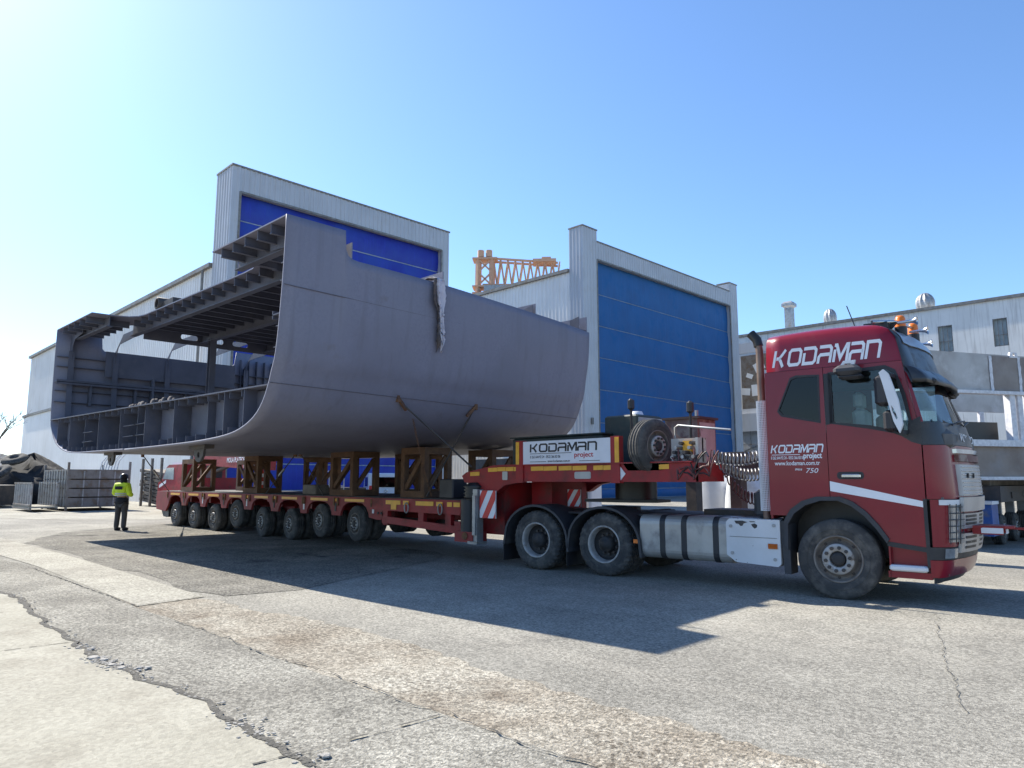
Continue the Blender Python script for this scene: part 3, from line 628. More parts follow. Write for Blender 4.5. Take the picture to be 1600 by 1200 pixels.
for a, b, cx, cz, r in ((-24.1, -22.95, -23.35, 2.95, .24), (-13.6, -12.75, -13.0, 2.78, .2), (-12.6, -11.6, -12.2, 2.82, .22)):
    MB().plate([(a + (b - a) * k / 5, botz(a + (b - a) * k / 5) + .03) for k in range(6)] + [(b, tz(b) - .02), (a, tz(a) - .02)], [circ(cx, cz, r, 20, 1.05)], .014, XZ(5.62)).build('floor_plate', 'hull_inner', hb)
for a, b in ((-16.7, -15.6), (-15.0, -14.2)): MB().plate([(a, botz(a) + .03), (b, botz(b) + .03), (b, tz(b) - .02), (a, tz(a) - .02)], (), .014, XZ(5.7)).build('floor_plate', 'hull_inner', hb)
for x in (-21.3, -17.95, -17.2):
    for z in (2.6, 2.85): MB().bb(x - .45, x + .42, HY0 + .06, HY0 + .12, z, z + .012).build('flat_bar', 'hull_inner', hb)
# lifting lugs, deck ring
for x, y in ((-20.2, 5.75), (-14.7, 5.8)):
    MB().bb(x - .4, x + .4, y - .1, y + .1, botz(x) - .09, botz(x) - .005).build('lug_base', 'dark_steel', hb)
    zc = botz(x) - .09; MB().plate([(x - .26, zc), (x - .22, zc - .14), (x - .12, zc - .24), (x, zc - .27), (x + .12, zc - .24), (x + .22, zc - .14), (x + .26, zc)], [circ(x, zc - .12, .06, 12)], .05, XZ(y)).build('lifting_lug', 'dark_steel', hb)
random.seed(11)
mb = MB()
for k in range(16):
    c = V(-14.9 - random.random() * 3.8, 5.46 + random.random() * .1, 0); c.z = tz(c.x) + .03; r = random.uniform(.05, .15)
    mb.loft([[c + V(math.cos(t * 1.047) * r * q * random.uniform(.8, 1.3), math.sin(t * 1.047) * r * .4 * q, h * r) for t in range(6)] for q, h in ((1, 0), (.9, .45), (.4, .8))], smooth=True)
tag(mb.build('cloth_rags', 'cloth_dark', None), 'heap of crumpled rags lying on the inner bottom edge of the hull block', 'rags')
mb = MB(); zc = dz(-19.9)
mb.lathe([(.12, -.3), (.17, -.3), (.17, .3), (.12, .3), (.12, -.3)], (-19.9, 6.75, zc + .2), 'Y', 16); mb.box((-19.4, 6.75, zc + .12), (.8, .4, .2))
tag(mb.build('roller_fairlead', 'dark_steel', None), 'dark steel roller fitting standing on the deck edge of the hull block', 'roller')
# cloth hanging over the shell edge
random.seed(31); rows = []
NC = 13
for j in range(27):
    f = j / 26; z = 5.46 - 1.33 * f; wd = .2 + .07 * math.sin(f * 4) - .2 * max(0, f - .78) - .1 * math.exp(-((f - .5) / .15) ** 2)
    row = []
    for i in range(NC):
        g = i / (NC - 1) - .5; fold = .045 * math.sin(g * 15 + 2.2 * math.sin(f * 3.3)) * (.5 + .6 * f) + random.gauss(0, .006)
        row.append(V(outx(z) + .1 + fold, 8.5 + .14 * f + g * wd * (1 + .25 * math.sin(f * 7)) + random.gauss(0, .008), z + random.gauss(0, .012) - .1 * f * math.sin(g * 8)))
    rows.append(row)
rows = [[p + V(-.65, 0, .02) for p in rows[0]], [p + V(-.2, 0, .06) for p in rows[0]]] + rows
ht = thing('hanging_cloth', 'crumpled pale and dark cloth hanging over the hull block side', 'cloth', (-10.5, 8.55, 4.1))
for nm, a, b, m in (('dark_half', 0, 5, 'cloth_dark'), ('pale_half', 4, NC, 'cloth_white')):
    x = MB(); x.loft([r[a:b] for r in rows], closed=False, cap=False, smooth=True); o = x.build(nm, m, ht); s = o.modifiers.new('thickness', 'SOLIDIFY'); s.thickness = .012

# ================================================================ wheels
def wheel_meshes(Rw, W, drive, name):
    # axis along Y, outer face towards -Y
    t = MB(); k = Rw / .535; o = -W / 2
    pr = [(.30 * k, o + .03), (.315 * k, o + .004), (.36 * k, o - .004), (.43 * k, o - .006), (.475 * k, o + .004), (.505 * k, o + .02), (.528 * k, o + .035), (.535 * k, o + .05)]
    jg = [0, 0, 0, 0, 0, .012 if drive else 0, .02 if drive else 0, .02 if drive else 0]
    for i in range(1, 5):
        c = o + W * i / 5
        pr += [(.535 * k, c - .012), (.52 * k, c - .009), (.52 * k, c + .009), (.535 * k, c + .012)]; jg += [.016 if drive else 0] * 4
    pr += [(.535 * k, -o - .05), (.52 * k, -o - .03), (.44 * k, -o), (.3 * k, -o - .03)]; jg += [0] * 4
    t.lathe(pr, (0, 0, 0), 'Y', 72 if drive else 48, jg if drive else None)
    t.lathe([(.395 * k, o - .0065), (.398 * k, o - .012), (.404 * k, o - .012), (.407 * k, o - .0065)], (0, 0, 0), 'Y', 48)
    r = MB()
    if drive is None or drive is False:    # outward-dished steer wheel with ring of nuts
        r.lathe([(.31 * k, o + .03), (.318 * k, o + .002), (.30 * k, o - .002), (.288 * k, o + .03), (.27 * k, o + .10), (.24 * k, o + .09), (.215 * k, o + .04), (.205 * k, o + .0)], (0, 0, 0), 'Y', 40)
    else:                    # deep inset drive wheel
        r.lathe([(.31 * k, o + .03), (.318 * k, o + .002), (.3 * k, o), (.285 * k, o + .05), (.265 * k, o + .16), (.2 * k, o + .17), (.0, o + .17)], (0, 0, 0), 'Y', 40)
    h = MB(); y0 = o - .02 if not drive else o + .06
    if drive: h.lathe([(.14 * k, o + .17), (.13 * k, o + .05), (.1 * k, o + .03), (.09 * k, o + .03), (.08 * k, o + .0), (0, o + .0)], (0, 0, 0), 'Y', 20)
    else: h.lathe([(.1 * k, o + .045), (.095 * k, o + .0), (.085 * k, o - .025), (.05 * k, o - .03), (0, o - .03)], (0, 0, 0), 'Y', 20)
    n = MB()
    for i in range(10):
        a = 6.28318 * i / 10 + .2; q = (.155 if not drive else .17) * k; yb = o - .02 if not drive else o + .165
        n.cyl((q * math.cos(a), yb + .005, q * math.sin(a)), (q * math.cos(a), yb - .03, q * math.sin(a)), .025 * k, 6)
    if not drive:
        for i in range(8):
            a = 6.28318 * i / 8; q = .25 * k; c = V(q * math.cos(a), o + .083, q * math.sin(a)); n.cyl(c, c + V(0, -.004, 0), .022 * k, 8)
    return [('tyre', t, 'tyre'), ('rim', r, 'rim_dark' if drive else 'rim_dirty'), ('hub', h, 'rim_dark'), ('wheel_nuts', n, 'dark_steel')] + ([] if drive else [('hub_disc', MB().lathe([(.207 * k, o + .01), (.205 * k, o - .012), (.195 * k, o - .02), (.115 * k, o - .02), (.105 * k, o + .0), (.105 * k, o + .05), (.0, o + .05)], (0, 0, 0), 'Y', 32), 'rim_steel')]) + ([('rim_lip', MB().lathe([(.322 * k, o + .01), (.318 * k, o - .006), (.296 * k, o - .004), (.284 * k, o + .04), (.268 * k, o + .12)], (0, 0, 0), 'Y', 40), 'rim_steel')] if drive else [])
WH = {}
def wheel(key, Rw, W, drive, parent, loc, far=False, name='wheel', rz=0.0, tilt=0.0):
    if key not in WH:
        WH[key] = []
        for nm, mb, m in wheel_meshes(Rw, W, drive, key):
            o = mb.build(nm, m, None); me = o.data; L = o.location.copy(); bpy.data.objects.remove(o)
            me.transform(Matrix.Translation(L)); WH[key].append((nm, me))
    root = None
    for nm, me in WH[key]:
        o = bpy.data.objects.new(name if root is None else nm, me); COL.objects.link(o)
        if root is None:
            root = o; o.parent = parent; o.location = loc; o.rotation_euler = (tilt, random.uniform(0, 6), (math.pi if far else 0) + rz); o.rotation_mode = 'XYZ'
        else:
            o.parent = root
            if nm == 'wheel_nuts': o['kind'] = 'stuff'
    return root

# ================================================================ tractor unit  (local: x forward, y to its far side, z up)
YAW = R(6.0); TX0 = (-3.89, 10.14, 0)
tr = thing('truck_tractor', 'dark red heavy haulage truck tractor with white lettering on its cab', 'truck', TX0, YAW)
def B(mb, name, m, parent=None): return mb.build(name, m, parent or tr, world=False)
WD = 2.5
def lerpt(tab, z):
    for (a, va), (b, vb) in zip(tab, tab[1:]):
        if z <= b: return va + (vb - va) * max(0, (z - a)) / (b - a)
    return tab[-1][1]
XS = [(.3, 1.11), (2.1, 1.11), (2.34, 1.09), (3.06, .97), (3.18, .95), (3.5, .89), (3.62, .81), (3.7, .66), (3.76, .38)]
XF = [(.34, 1.24), (.45, 1.31), (.8, 1.38), (1.4, 1.42), (2.1, 1.39), (2.34, 1.33), (3.06, 1.07), (3.2, 1.03), (3.5, .94), (3.66, .8), (3.76, .5)]
INS = [(3.15, 0), (3.5, .012), (3.63, .03), (3.69, .065), (3.73, .14), (3.76, .32)]
def fpt(u, z, off=0.0):      # u 0..90 near corner, 90..180 front, 180..270 far corner
    xs, xf = lerpt(XS, z), lerpt(XF, z) + off; i = lerpt(INS, z) if z > 3.15 else 0; hw = WD / 2 - i; cr = .34
    if u <= 90: a = R(u); return V(xs + (xf - xs) * math.sin(a), i - off * math.cos(a) + cr * (1 - math.cos(a)), z)
    if u >= 180: a = R(270 - u); return V(xs + (xf - xs) * math.sin(a), WD - i + off * math.cos(a) - cr * (1 - math.cos(a)), z)
    f = (u - 90) / 90; y = i + cr + (WD - 2 * i - 2 * cr) * f; return V(xf + .11 * (1 - (2 * f - 1) ** 2), y, z)
US = [0, 12, 25, 38, 51, 64, 77, 90, 105, 120, 135, 150, 165, 180, 193, 206, 219, 232, 245, 258, 270]
def patch(zs, u0=0, u1=270, off=0.0, th=.02):
    us = [u0] + [u for u in US if u0 < u < u1] + [u1]; mb = MB()
    ro = [[fpt(u, z, off) for u in us] for z in zs]; ri = [[fpt(u, z, off - th) for u in us] for z in zs]
    mb.loft(ro, closed=False, cap=False, smooth=True); mb.loft(ri, closed=False, cap=False, smooth=True)
    for a, b in ((ro[0], ri[0]), (ro[-1], ri[-1]), ([r[0] for r in ro], [r[0] for r in ri]), ([r[-1] for r in ro], [r[-1] for r in ri])): mb.loft([a, b], closed=False, cap=False)
    return mb
arch = [(-.64, .62), (-.63, .98), (-.54, 1.13), (-.38, 1.25), (-.18, 1.315), (.05, 1.32), (.22, 1.25), (.38, 1.12), (.52, .95), (.63, .78)]
w1 = [(-.69, 2.60), (-.64, 2.53), (-.13, 2.41), (-.12, 3.06), (-.42, 3.07), (-.5, 3.04)]
w2 = [(.045, 2.39), (.52, 2.32), (.78, 2.25), (.96, 2.16), (.99, 2.36), (.93, 2.72), (.85, 3.02), (.74, 3.09), (.045, 3.07)]
def grow(p, d):
    cx = sum(q[0] for q in p) / len(p); cy = sum(q[1] for q in p) / len(p); o = []
    for x, y in p: r = math.hypot(x - cx, y - cy); o.append((cx + (x - cx) * (r + d) / r, cy + (y - cy) * (r + d) / r))
    return o
slp = [(-.88, 1.1), (-.62, 1.1), (-.54, 1.145), (-.38, 1.265), (-.18, 1.33), (-.052, 1.335), (-.052, 3.17), (-.84, 3.17)]
dor = [(-.044, 1.335), (.05, 1.335), (.22, 1.265), (.38, 1.135), (.52, .965), (.63, .80), (1.105, .74), (1.105, 2.1), (1.085, 2.34), (.99, 2.9), (.95, 3.17), (-.044, 3.17)]
NEAR = XZ(.03)
o = B(MB().plate(slp, [grow(w1, .02)], .03, NEAR), 'sleeper_panel', 'cab_red'); B(MB().plate(w1, (), .006, XZ(.02)), 'side_window', 'tint_glass', o); B(MB().plate(grow(w1, .025), [grow(w1, -.012)], .012, XZ(.008)), 'window_seal', 'black_plastic', o)
door = B(MB().plate(dor, [grow(w2, .02)], .03, NEAR), 'door', 'cab_red'); B(MB().plate(w2, (), .006, XZ(.02)), 'door_window', 'cab_glass', door)
B(MB().plate(grow(w2, .04), [grow(w2, -.012)], .012, XZ(.006)), 'window_seal', 'black_plastic', door)
B(MB().plate([(.5, 2.31), (.8, 2.235), (1.0, 2.09), (1.118, 2.05), (1.118, 2.42), (1.0, 2.36), (.96, 2.155), (.78, 2.245)], (), .012, XZ(.004)), 'mirror_mount_panel', 'dark_panel', door)
B(MB().plate([(-.044, 2.36), (.05, 2.38), (.05, 3.08), (-.044, 3.08)], (), .01, XZ(.004)), 'pillar_trim', 'black_plastic', door)
B(MB().plate([(-.04, 1.585), (1.1, 1.325), (1.1, 1.25), (-.04, 1.45)], (), .003, XZ(-.0005)), 'white_stripe', 'decal_white', door)
hd = B(MB().cbox((.24, -.018, 1.655), (.25, .035, .055), .012), 'handle', 'chrome', door); B(MB().plate(rrect(.06, .4, 1.61, 1.71, .04), (), .004, XZ(.001)), 'handle_recess', 'black_plastic', door)
B(MB().bb(-.9, 1.12, 2.47, 2.5, 1.1, 2.4).bb(-.9, .03, 2.47, 2.5, 2.4, 3.17).bb(.95, 1.1, 2.47, 2.5, 2.3, 3.17).bb(0, 1.05, 2.47, 2.5, 3.08, 3.17), 'far_side_panel', 'cab_red')
B(MB().bb(.03, .95, 2.475, 2.48, 2.4, 3.08), 'far_door_window', 'cab_glass')
B(MB().bb(-.88, -.85, .03, 2.47, 1.05, 3.17), 'rear_wall', 'cab_red')
B(MB().bb(-.85, 1.3, .05, 2.45, 1.34, 1.38), 'cab_floor', 'interior'); B(MB().bb(-.84, 1.05, .42, 2.08, .55, 1.33).bb(1.05, 1.28, .16, 2.34, .4, 1.34).bb(.68, 1.08, .13, .43, .45, 1.3), 'engine_housing', 'grease')
# roof
def roofring(z):
    i = lerpt(INS, z) if z > 3.15 else 0; xb = -.84 + i * .35; p = []
    near = [V(xb + (lerpt(XS, z) - xb) * k / 8, i, z + (.0 if z < 3.6 else .02 * math.sin(k / 8 * 3.1))) for k in range(8)]
    fr = [fpt(u, z) for u in US]
    return near + fr + [V(p.x, WD - p.y, p.z) for p in near[::-1]]
zz = [3.175, 3.3, 3.42, 3.54, 3.62, 3.67, 3.705, 3.735, 3.752, 3.76]
B(MB().loft([roofring(z) for z in zz], smooth=True, cap=True), 'high_roof', 'cab_red')
B(patch([3.07, 3.2, 3.34, 3.5, 3.62], 2, 268, .012), 'roof_front_panel', 'dark_panel'); B(patch([3.42, 3.52, 3.62, 3.7, 3.74], 50, 220, .03), 'roof_deflector', 'silver')
# front
B(patch([2.35, 2.5, 2.7, 2.9, 3.06], 14, 256, 0, .006), 'windscreen', 'windscreen_glass')
for u0, u1, nm in ((0, 14, 'windscreen_pillar'), (256, 270, 'windscreen_pillar')): B(patch([2.35, 2.6, 2.85, 3.07], u0, u1, .004), nm, 'cab_red')
B(patch([2.05, 2.2, 2.345], 0, 270, .006), 'scuttle_panel', 'dark_panel')
B(patch([1.36, 1.5, 1.7, 1.9, 2.045], 2, 268, .002), 'front_panel', 'cab_red')
B(patch([.76, .9, 1.1, 1.25, 1.352], 8, 262, .004), 'headlamp_surround', 'cab_red')
B(patch([.6, .68, .755], 0, 270, .01), 'fog_lamp_band', 'black_plastic')
B(patch([.38, .43, .51, .595], 0, 270, .012), 'bumper', 'cab_red'); B(patch([.3, .375], 10, 260, -.06), 'spoiler_lip', 'black_plastic')
hl = B(patch([.82, 1.0, 1.15, 1.29], 48, 92, .016, .03), 'headlamp', 'headlamp'); B(patch([1.285, 1.35], 26, 96, .022, .03), 'day_light', 'white_paint', hl)
mb = MB()
for z in (.86, .94, 1.02, 1.1, 1.18, 1.26): mb.tube([fpt(u, z, .045) for u in (44, 56, 68, 80, 94)], .005, 5)
for u in (46, 62, 78, 92): mb.tube([fpt(u, z, .045) for z in (.8, .95, 1.1, 1.3)], .006, 5)
B(mb, 'lamp_guard', 'black_plastic', hl)
B(patch([.82, 1.0, 1.15, 1.29], 178, 222, .016, .03), 'headlamp', 'headlamp')
fg = B(patch([.62, .68, .74], 38, 84, .022, .03), 'fog_lamp', 'headlamp')
B(patch([1.4, 1.55, 1.7, 1.8], 92, 178, .05, .05), 'upper_grille', 'silver')
mb = MB()
for k in range(8): mb.tube([fpt(u, 1.42 + k * .05, .055) for u in (93, 110, 135, 160, 177)], .008, 5)
B(mb, 'grille_bar', 'chrome'); B(patch([1.84, 1.93], 92, 178, .05, .05), 'badge_strip', 'maroon_cabinet'); B(patch([1.945, 2.0], 90, 180, .05, .05), 'chrome_strip', 'chrome')
B(patch([1.2, 1.38], 88, 182, .07, .05), 'grille_step', 'silver')
for z0, z1 in ((.98, 1.17), (.68, .92)):
    g = B(patch([z0, (z0 + z1) / 2, z1], 90, 180, .05, .04), 'lower_grille', 'silver'); mb = MB()
    for k in range(3): z = z0 + .045 + k * (z1 - z0 - .05) / 3; mb.loft([[fpt(u, z + q, .054) for u in (96, 112, 135, 158, 174)] for q in (0, .032)], closed=False, cap=False)
    B(mb, 'grille_slot', 'decal_black', g)
mb = MB()
for k in range(2): mb.box(fpt(104 + k * 12, 1.66, .056), (.01, .075, .06))
B(mb, 'intake', 'decal_black')
FM = Matrix.Translation((1.585, .5, 2.09)) @ Matrix(((0, 0, 1, 0), (1, 0, 0, 0), (0, 1, 0, 0), (0, 0, 0, 1)))
text('VOLVO', .15, Matrix.Translation((fpt(110, 2.2).x + .035, .5, 2.11)) @ Matrix(((0, 0, 1, 0), (1, 0, 0, 0), (0, 1, 0, 0), (0, 0, 0, 1))), 'decal_white', tr, sx=2.6)
# step well under the door
B(MB().bb(.66, 1.1, .08, .1, .4, .74).bb(.64, .66, .0, .4, .36, .78), 'step_well', 'cab_red'); B(MB().plate([(.63, .745), (1.118, .685), (1.118, .745), (.63, .805)], (), .02, XZ(.012)), 'step_seal', 'black_plastic')
B(MB().bb(1.075, 1.118, -.005, .03, .5, 1.36), 'door_edge_gap', 'black_plastic')
B(MB().cbox((.86, .04, .475), (.44, .16, .075), .02), 'step', 'white_paint'); B(MB().bb(.62, 1.12, .0, .3, .35, .43), 'step_sill', 'cab_red')
# wheel arch
mb = MB(); a2 = [(x * 1.0 - (.05 if x < 0 else -.03), z + .055) for x, z in arch]
mb.plate(arch + a2[::-1], (), .07, XZ(.04)); B(mb, 'wheel_arch', 'fender_grey')
mb = MB(); mb.loft([[V(x, y, z) for x, z in arch] for y in (.03, .5)], closed=False, cap=False, smooth=True); B(mb, 'arch_liner', 'black_plastic')
B(MB().plate([(-.76, 1.02), (-.63, 1.02), (-.63, .28), (-.72, .28)], (), .3, XZ(.32)), 'mudflap', 'fender_grey')
# lettering
SIDE = lambda x, z, tilt=0.0, y=-.003: Matrix.Translation((x, y, z)) @ Matrix.Rotation(R(90) - tilt, 4, 'X')
kodaman(SIDE(-.745, 3.235, R(1.8), -.003), 1.46, .25, 'decal_white', tr)
kodaman(SIDE(-.83, 1.985), .73, .115, 'decal_white', tr)
B(MB().bb(-.82, -.42, -.004, 0, 1.955, 1.963), 'lettering_rule', 'decal_white')
text('0 262 644 92 24 - 0532 366 83 06', .062, SIDE(-.83, 1.895), 'decal_white', tr, sx=.54, bold=.0006); text('project', .11, SIDE(-.375, 1.905), 'decal_white', tr, bold=.003, sx=.78)
text('www.kodaman.com.tr', .085, SIDE(-.78, 1.81), 'decal_white', tr, bold=.001, sx=.82)
text('FH16', .04, SIDE(-.5, 1.735), 'decal_white', tr, bold=.001, sx=1.1, shear=.25); text('750', .095, SIDE(-.36, 1.70), 'decal_white', tr, shear=.25, sx=1.2)
mb = MB(); mb.bb(-.875, -.052, .001, .004, 1.985 + .14, 2.135).bb(-.875, -.052, .001, .004, 1.565, 1.573); B(mb, 'panel_line', 'decal_black')
# sun visor
mb = MB(); rows = []
for j, (dx, z) in enumerate(((.0, 3.1), (.08, 3.06), (.15, 2.99), (.2, 2.92), (.2, 2.86), (.15, 2.89), (.08, 2.98), (.0, 3.04))):
    rows.append([fpt(u, 3.06, 0) + V(dx * (1.0 if 12 < u < 258 else .45), (-.05 if u < 40 else (.05 if u > 230 else 0)), z - 3.06) for u in [3, 20, 38, 60, 90, 120, 150, 180, 210, 232, 250, 267]])
mb.loft(rows + [rows[0]], closed=False, cap=False, smooth=True); B(mb, 'sun_visor', 'dark_panel')
for y in (.35, 2.15): B(MB().cbox((1.24, y, 2.9), (.12, .3, .08), .03), 'visor_lamp', 'black_plastic')
# mirrors
mm = MB(); P_ = [(.80, 3.03), (.86, 3.0), (1.02, 2.42), (1.04, 2.3), (.985, 2.13), (.93, 2.1), (.9, 2.2), (.75, 2.9)]
mi = B(MB().plate([(.745, 2.98), (.8, 3.02), (.855, 2.96), (.945, 2.62), (.98, 2.3), (.94, 2.19), (.88, 2.34), (.775, 2.86)], [[(.865, 2.55), (.9, 2.48), (.93, 2.38), (.915, 2.36), (.87, 2.47)]], .07, XZ(-.33)), 'mirror_arm', 'white_paint')
B(MB().cbox((.74, -.2, 2.76), (.17, .24, .4), .04), 'mirror_housing', 'black_plastic', mi); B(MB().cbox((.8, -.2, 2.36), (.13, .22, .28), .04), 'wide_angle_mirror', 'black_plastic', mi)
B(MB().bar((.85, 0, 2.95), (.85, -.34, 2.95), .05).bar((.95, 0, 2.22), (.95, -.34, 2.2), .05), 'mirror_bracket', 'black_plastic', mi)
km = B(MB().cbox((.33, -.22, 3.07), (.34, .22, .14), .05), 'kerb_mirror', 'fender_grey'); B(MB().cbox((.36, -.18, 2.985), (.3, .2, .07), .03), 'mirror_glass_housing', 'black_plastic', km); B(MB().plate([(.24, 3.13), (.29, 3.2), (.44, 3.2), (.42, 3.13), (.39, 3.13), (.38, 3.16), (.3, 3.16), (.29, 3.13)], (), .05, XZ(-.2)).bar((.35, .02, 3.17), (.35, -.22, 3.17), .04), 'mirror_bracket', 'white_paint', km)
B(MB().cbox((1.2, 2.72, 2.28), (.14, .22, .42), .05), 'far_mirror', 'black_plastic')
B(MB().tube([(1.47, 1.0, 2.33), (1.49, 1.2, 2.38), (1.45, 1.7, 2.42)], .012, 6).tube([(1.4, .5, 2.32), (1.45, .7, 2.37), (1.46, 1.2, 2.41)], .012, 6), 'wiper', 'black_plastic')
# roof gear
lb = B(MB().tube([(.6, .12, 3.76), (.82, .5, 3.8), (.9, 1.25, 3.82), (.82, 2.0, 3.8), (.6, 2.38, 3.76)], .022, 8), 'light_bar', 'chrome')
for y in (.5, 2.0): B(MB().bar((.82, y, 3.8), (.62, y, 3.6), .06), 'bar_bracket', 'black_plastic', lb)
for x, y in ((.86, .62), (.9, 1.3)):
    b_ = B(MB().lathe([(.0, .2), (.045, .195), (.066, .16), (.072, .05), (.076, .03)], (x, y, 3.7), 'Z', 18), 'beacon', 'amber')
    B(MB().cyl((x, y, 3.5), (x, y, 3.735), .078, 18), 'beacon_base', 'black_plastic', b_)
for y in (.3, 1.1, 2.3): B(MB().lathe([(.015, 0), (.022, .14), (.035, .2), (.065, .24)], (.88 if y < 2 else .75, y, 3.74), 'X', 14), 'air_horn', 'chrome')
B(MB().cyl((.3, .5, 3.7), (.3, .5, 3.8), .05, 10).tube([(.3, .5, 3.78), (.2, .5, 4.12)], .008, 5), 'antenna', 'black_plastic')
B(MB().bb(.45, .75, .3, .6, 3.7, 3.78), 'roof_pod', 'black_plastic')
# exhaust stack behind the cab
ex = B(MB().tube([(-1.0, .2, 1.0), (-1.0, .2, 3.55), (-1.02, .2, 3.7), (-1.09, .2, 3.8)], .055, 14), 'exhaust_stack', 'brown_pipe')
B(MB().tube([(-1.01, .2, 3.62), (-1.03, .2, 3.72), (-1.12, .2, 3.83)], .07, 14), 'exhaust_tip', 'grease', ex)
mb = MB()
for j in range(62):
    z = 1.15 + j * .0262
    mb.loft([[V(-1.0 + .078 * math.cos(a), .2 + .078 * math.sin(a), z + q) for a in [R(100 + 16 * k) for k in range(17)]] for q in (0, .014)], closed=False, cap=False, smooth=True)
for k in range(17): a = R(100 + 16 * k); mb.bb(-1.0 + .078 * math.cos(a) - .005, -1.0 + .078 * math.cos(a) + .005, .2 + .078 * math.sin(a) - .005, .2 + .078 * math.sin(a) + .005, 1.15, 2.78)
B(mb, 'exhaust_guard', 'white_paint', ex)
B(MB().cbox((-1.06, .45, 1.25), (.3, .5, .42), .06), 'air_intake', 'fender_grey')
# chassis, tanks
B(MB().bb(-5.75, 1.2, .78, .86, .72, 1.0).bb(-5.75, 1.2, 1.64, 1.72, .72, 1.0).bb(-5.7, -5.6, .8, 1.7, .75, .98).bb(-2.6, -2.5, .8, 1.7, .75, .98).bb(-4.5, -4.3, .8, 1.7, .7, .95), 'chassis_frame', 'dark_steel')
B(MB().bb(-5.9, -.9, .4, 2.1, 1.0, 1.03), 'catwalk', 'dark_steel')
tk_ = MB(); tk_.loft([[V(x, p[0], p[1]) for p in rrect(.02, .72, .36, 1.04, .14, 5)] for x in (-3.02, -1.5)], smooth=False); ft = B(tk_, 'fuel_tank', 'alu')
for x in (-2.62, -2.25, -1.73): mb = MB(); mb.loft([[V(q, p[0], p[1]) for p in rrect(.012, .73, .352, 1.048, .145, 5)] for q in (x - .045, x + .045)]); B(mb, 'tank_strap', 'black_plastic', ft)
bx = B(MB().plate([(-1.555, .98), (-1.555, .5), (-1.42, .4), (-.8, .37), (-.76, .41), (-.755, 1.03), (-1.5, 1.03)], (), .5, XZ(.5)), 'battery_box', 'box_paint')
mb = MB()
for x, z in ((-1.48, .92), (-.84, .95), (-1.47, .53), (-.84, .47)): mb.cyl((x, .0, z), (x, -.012, z), .025, 10)
B(mb, 'box_latch', 'galv', bx)
for pts in ([(-1.42, 1.0), (-1.3, 1.005), (-1.22, .985), (-1.28, .965), (-1.3, .93), (-1.33, .925), (-1.36, .955), (-1.4, .96)], [(-1.17, .955), (-1.12, .97), (-1.08, .95), (-1.085, .915), (-1.12, .895), (-1.15, .92)], [(-1.2, 1.0), (-1.12, 1.0), (-1.1, .988), (-1.18, .985)]):
    B(MB().plate(pts, (), .002, XZ(-.0005)), 'paint_chip', 'dark_steel', bx); B(MB().bb(-.93, -.8, -.016, -.001, .62, .69), 'side_marker', 'amber', bx); B(MB().bb(-1.5, -.8, -.004, 0, .765, .772), 'box_seam', 'galv', bx)
B(MB().bb(-3.13, -3.05, -.01, .03, .58, .64), 'side_marker', 'amber')
B(MB().cyl((-3.9, 1.25, 1.03), (-3.9, 1.25, 1.12), .2, 16).plate([(-4.6, .8), (-3.6, .8), (-3.2, 1.0), (-3.2, 1.5), (-3.6, 1.7), (-4.6, 1.7)], (), .05, XY(1.2)), 'fifth_wheel', 'grease')
B(MB().cyl((-1.7, 1.25, .95), (-1.7, .95, .95), .18, 14).bb(-2.3, -1.2, .9, 1.6, 1.03, 1.12), 'deck_gear', 'dark_steel')
# rear mudguards
for cx in (-3.71, -5.14):
    mb = MB(); o_ = [(cx + .72 * math.cos(R(a)), .54 + .62 * math.sin(R(a))) for a in range(8, 173, 11)]; i_ = [(cx + .68 * math.cos(R(a)), .54 + .58 * math.sin(R(a))) for a in range(8, 173, 11)]
    o_ = [(cx + .74, .36)] + o_ + [(cx - .74, .42)]; i_ = [(cx + .7, .36)] + i_ + [(cx - .7, .42)]
    mb.loft([[V(p[0], y, p[1]) for p in o_] for y in (-.02, .62)], closed=False, cap=False, smooth=True); mb.loft([[V(p[0], y, p[1]) for p in i_] for y in (-.02, .62)], closed=False, cap=False, smooth=True)
    mb.plate(o_ + i_[::-1], (), .035, XZ(-.0)); B(mb, 'mudguard', 'fender_grey')
    B(MB().bb(cx - .755, cx - .745, .0, .5, .12, .5), 'mudflap', 'black_plastic')
wheel('steer', .535, .34, False, tr, (0, .17, .535), rz=R(3)); wheel('steer', .535, .34, False, tr, (0, WD - .17, .535), True)
for cx in (-3.71, -5.14):
    for y, fr in ((.16, 0), (.5, 0), (WD - .5, 1), (WD - .16, 1)): wheel('drive', .525, .3, True, tr, (cx, y, .525), bool(fr))
# tow plate
tp = B(MB().plate([(1.5, -.25), (1.86, -.2), (1.95, -.1), (1.95, .1), (1.86, .2), (1.5, .25)], (), .03, Matrix.Translation((0, .95, .98))).bb(1.5, 1.84, .72, .75, .9, 1.0).bb(1.5, 1.84, 1.15, 1.18, .9, 1.0).bar((1.85, .95, .98), (2.25, .95, .97), .03), 'tow_coupling', 'trailer_red')
B(MB().bb(1.6, 1.84, .716, .72, .915, .985).bb(1.86, 1.87, .8, 1.05, .91, .97), 'coupling_reflector', 'decal_white', tp)
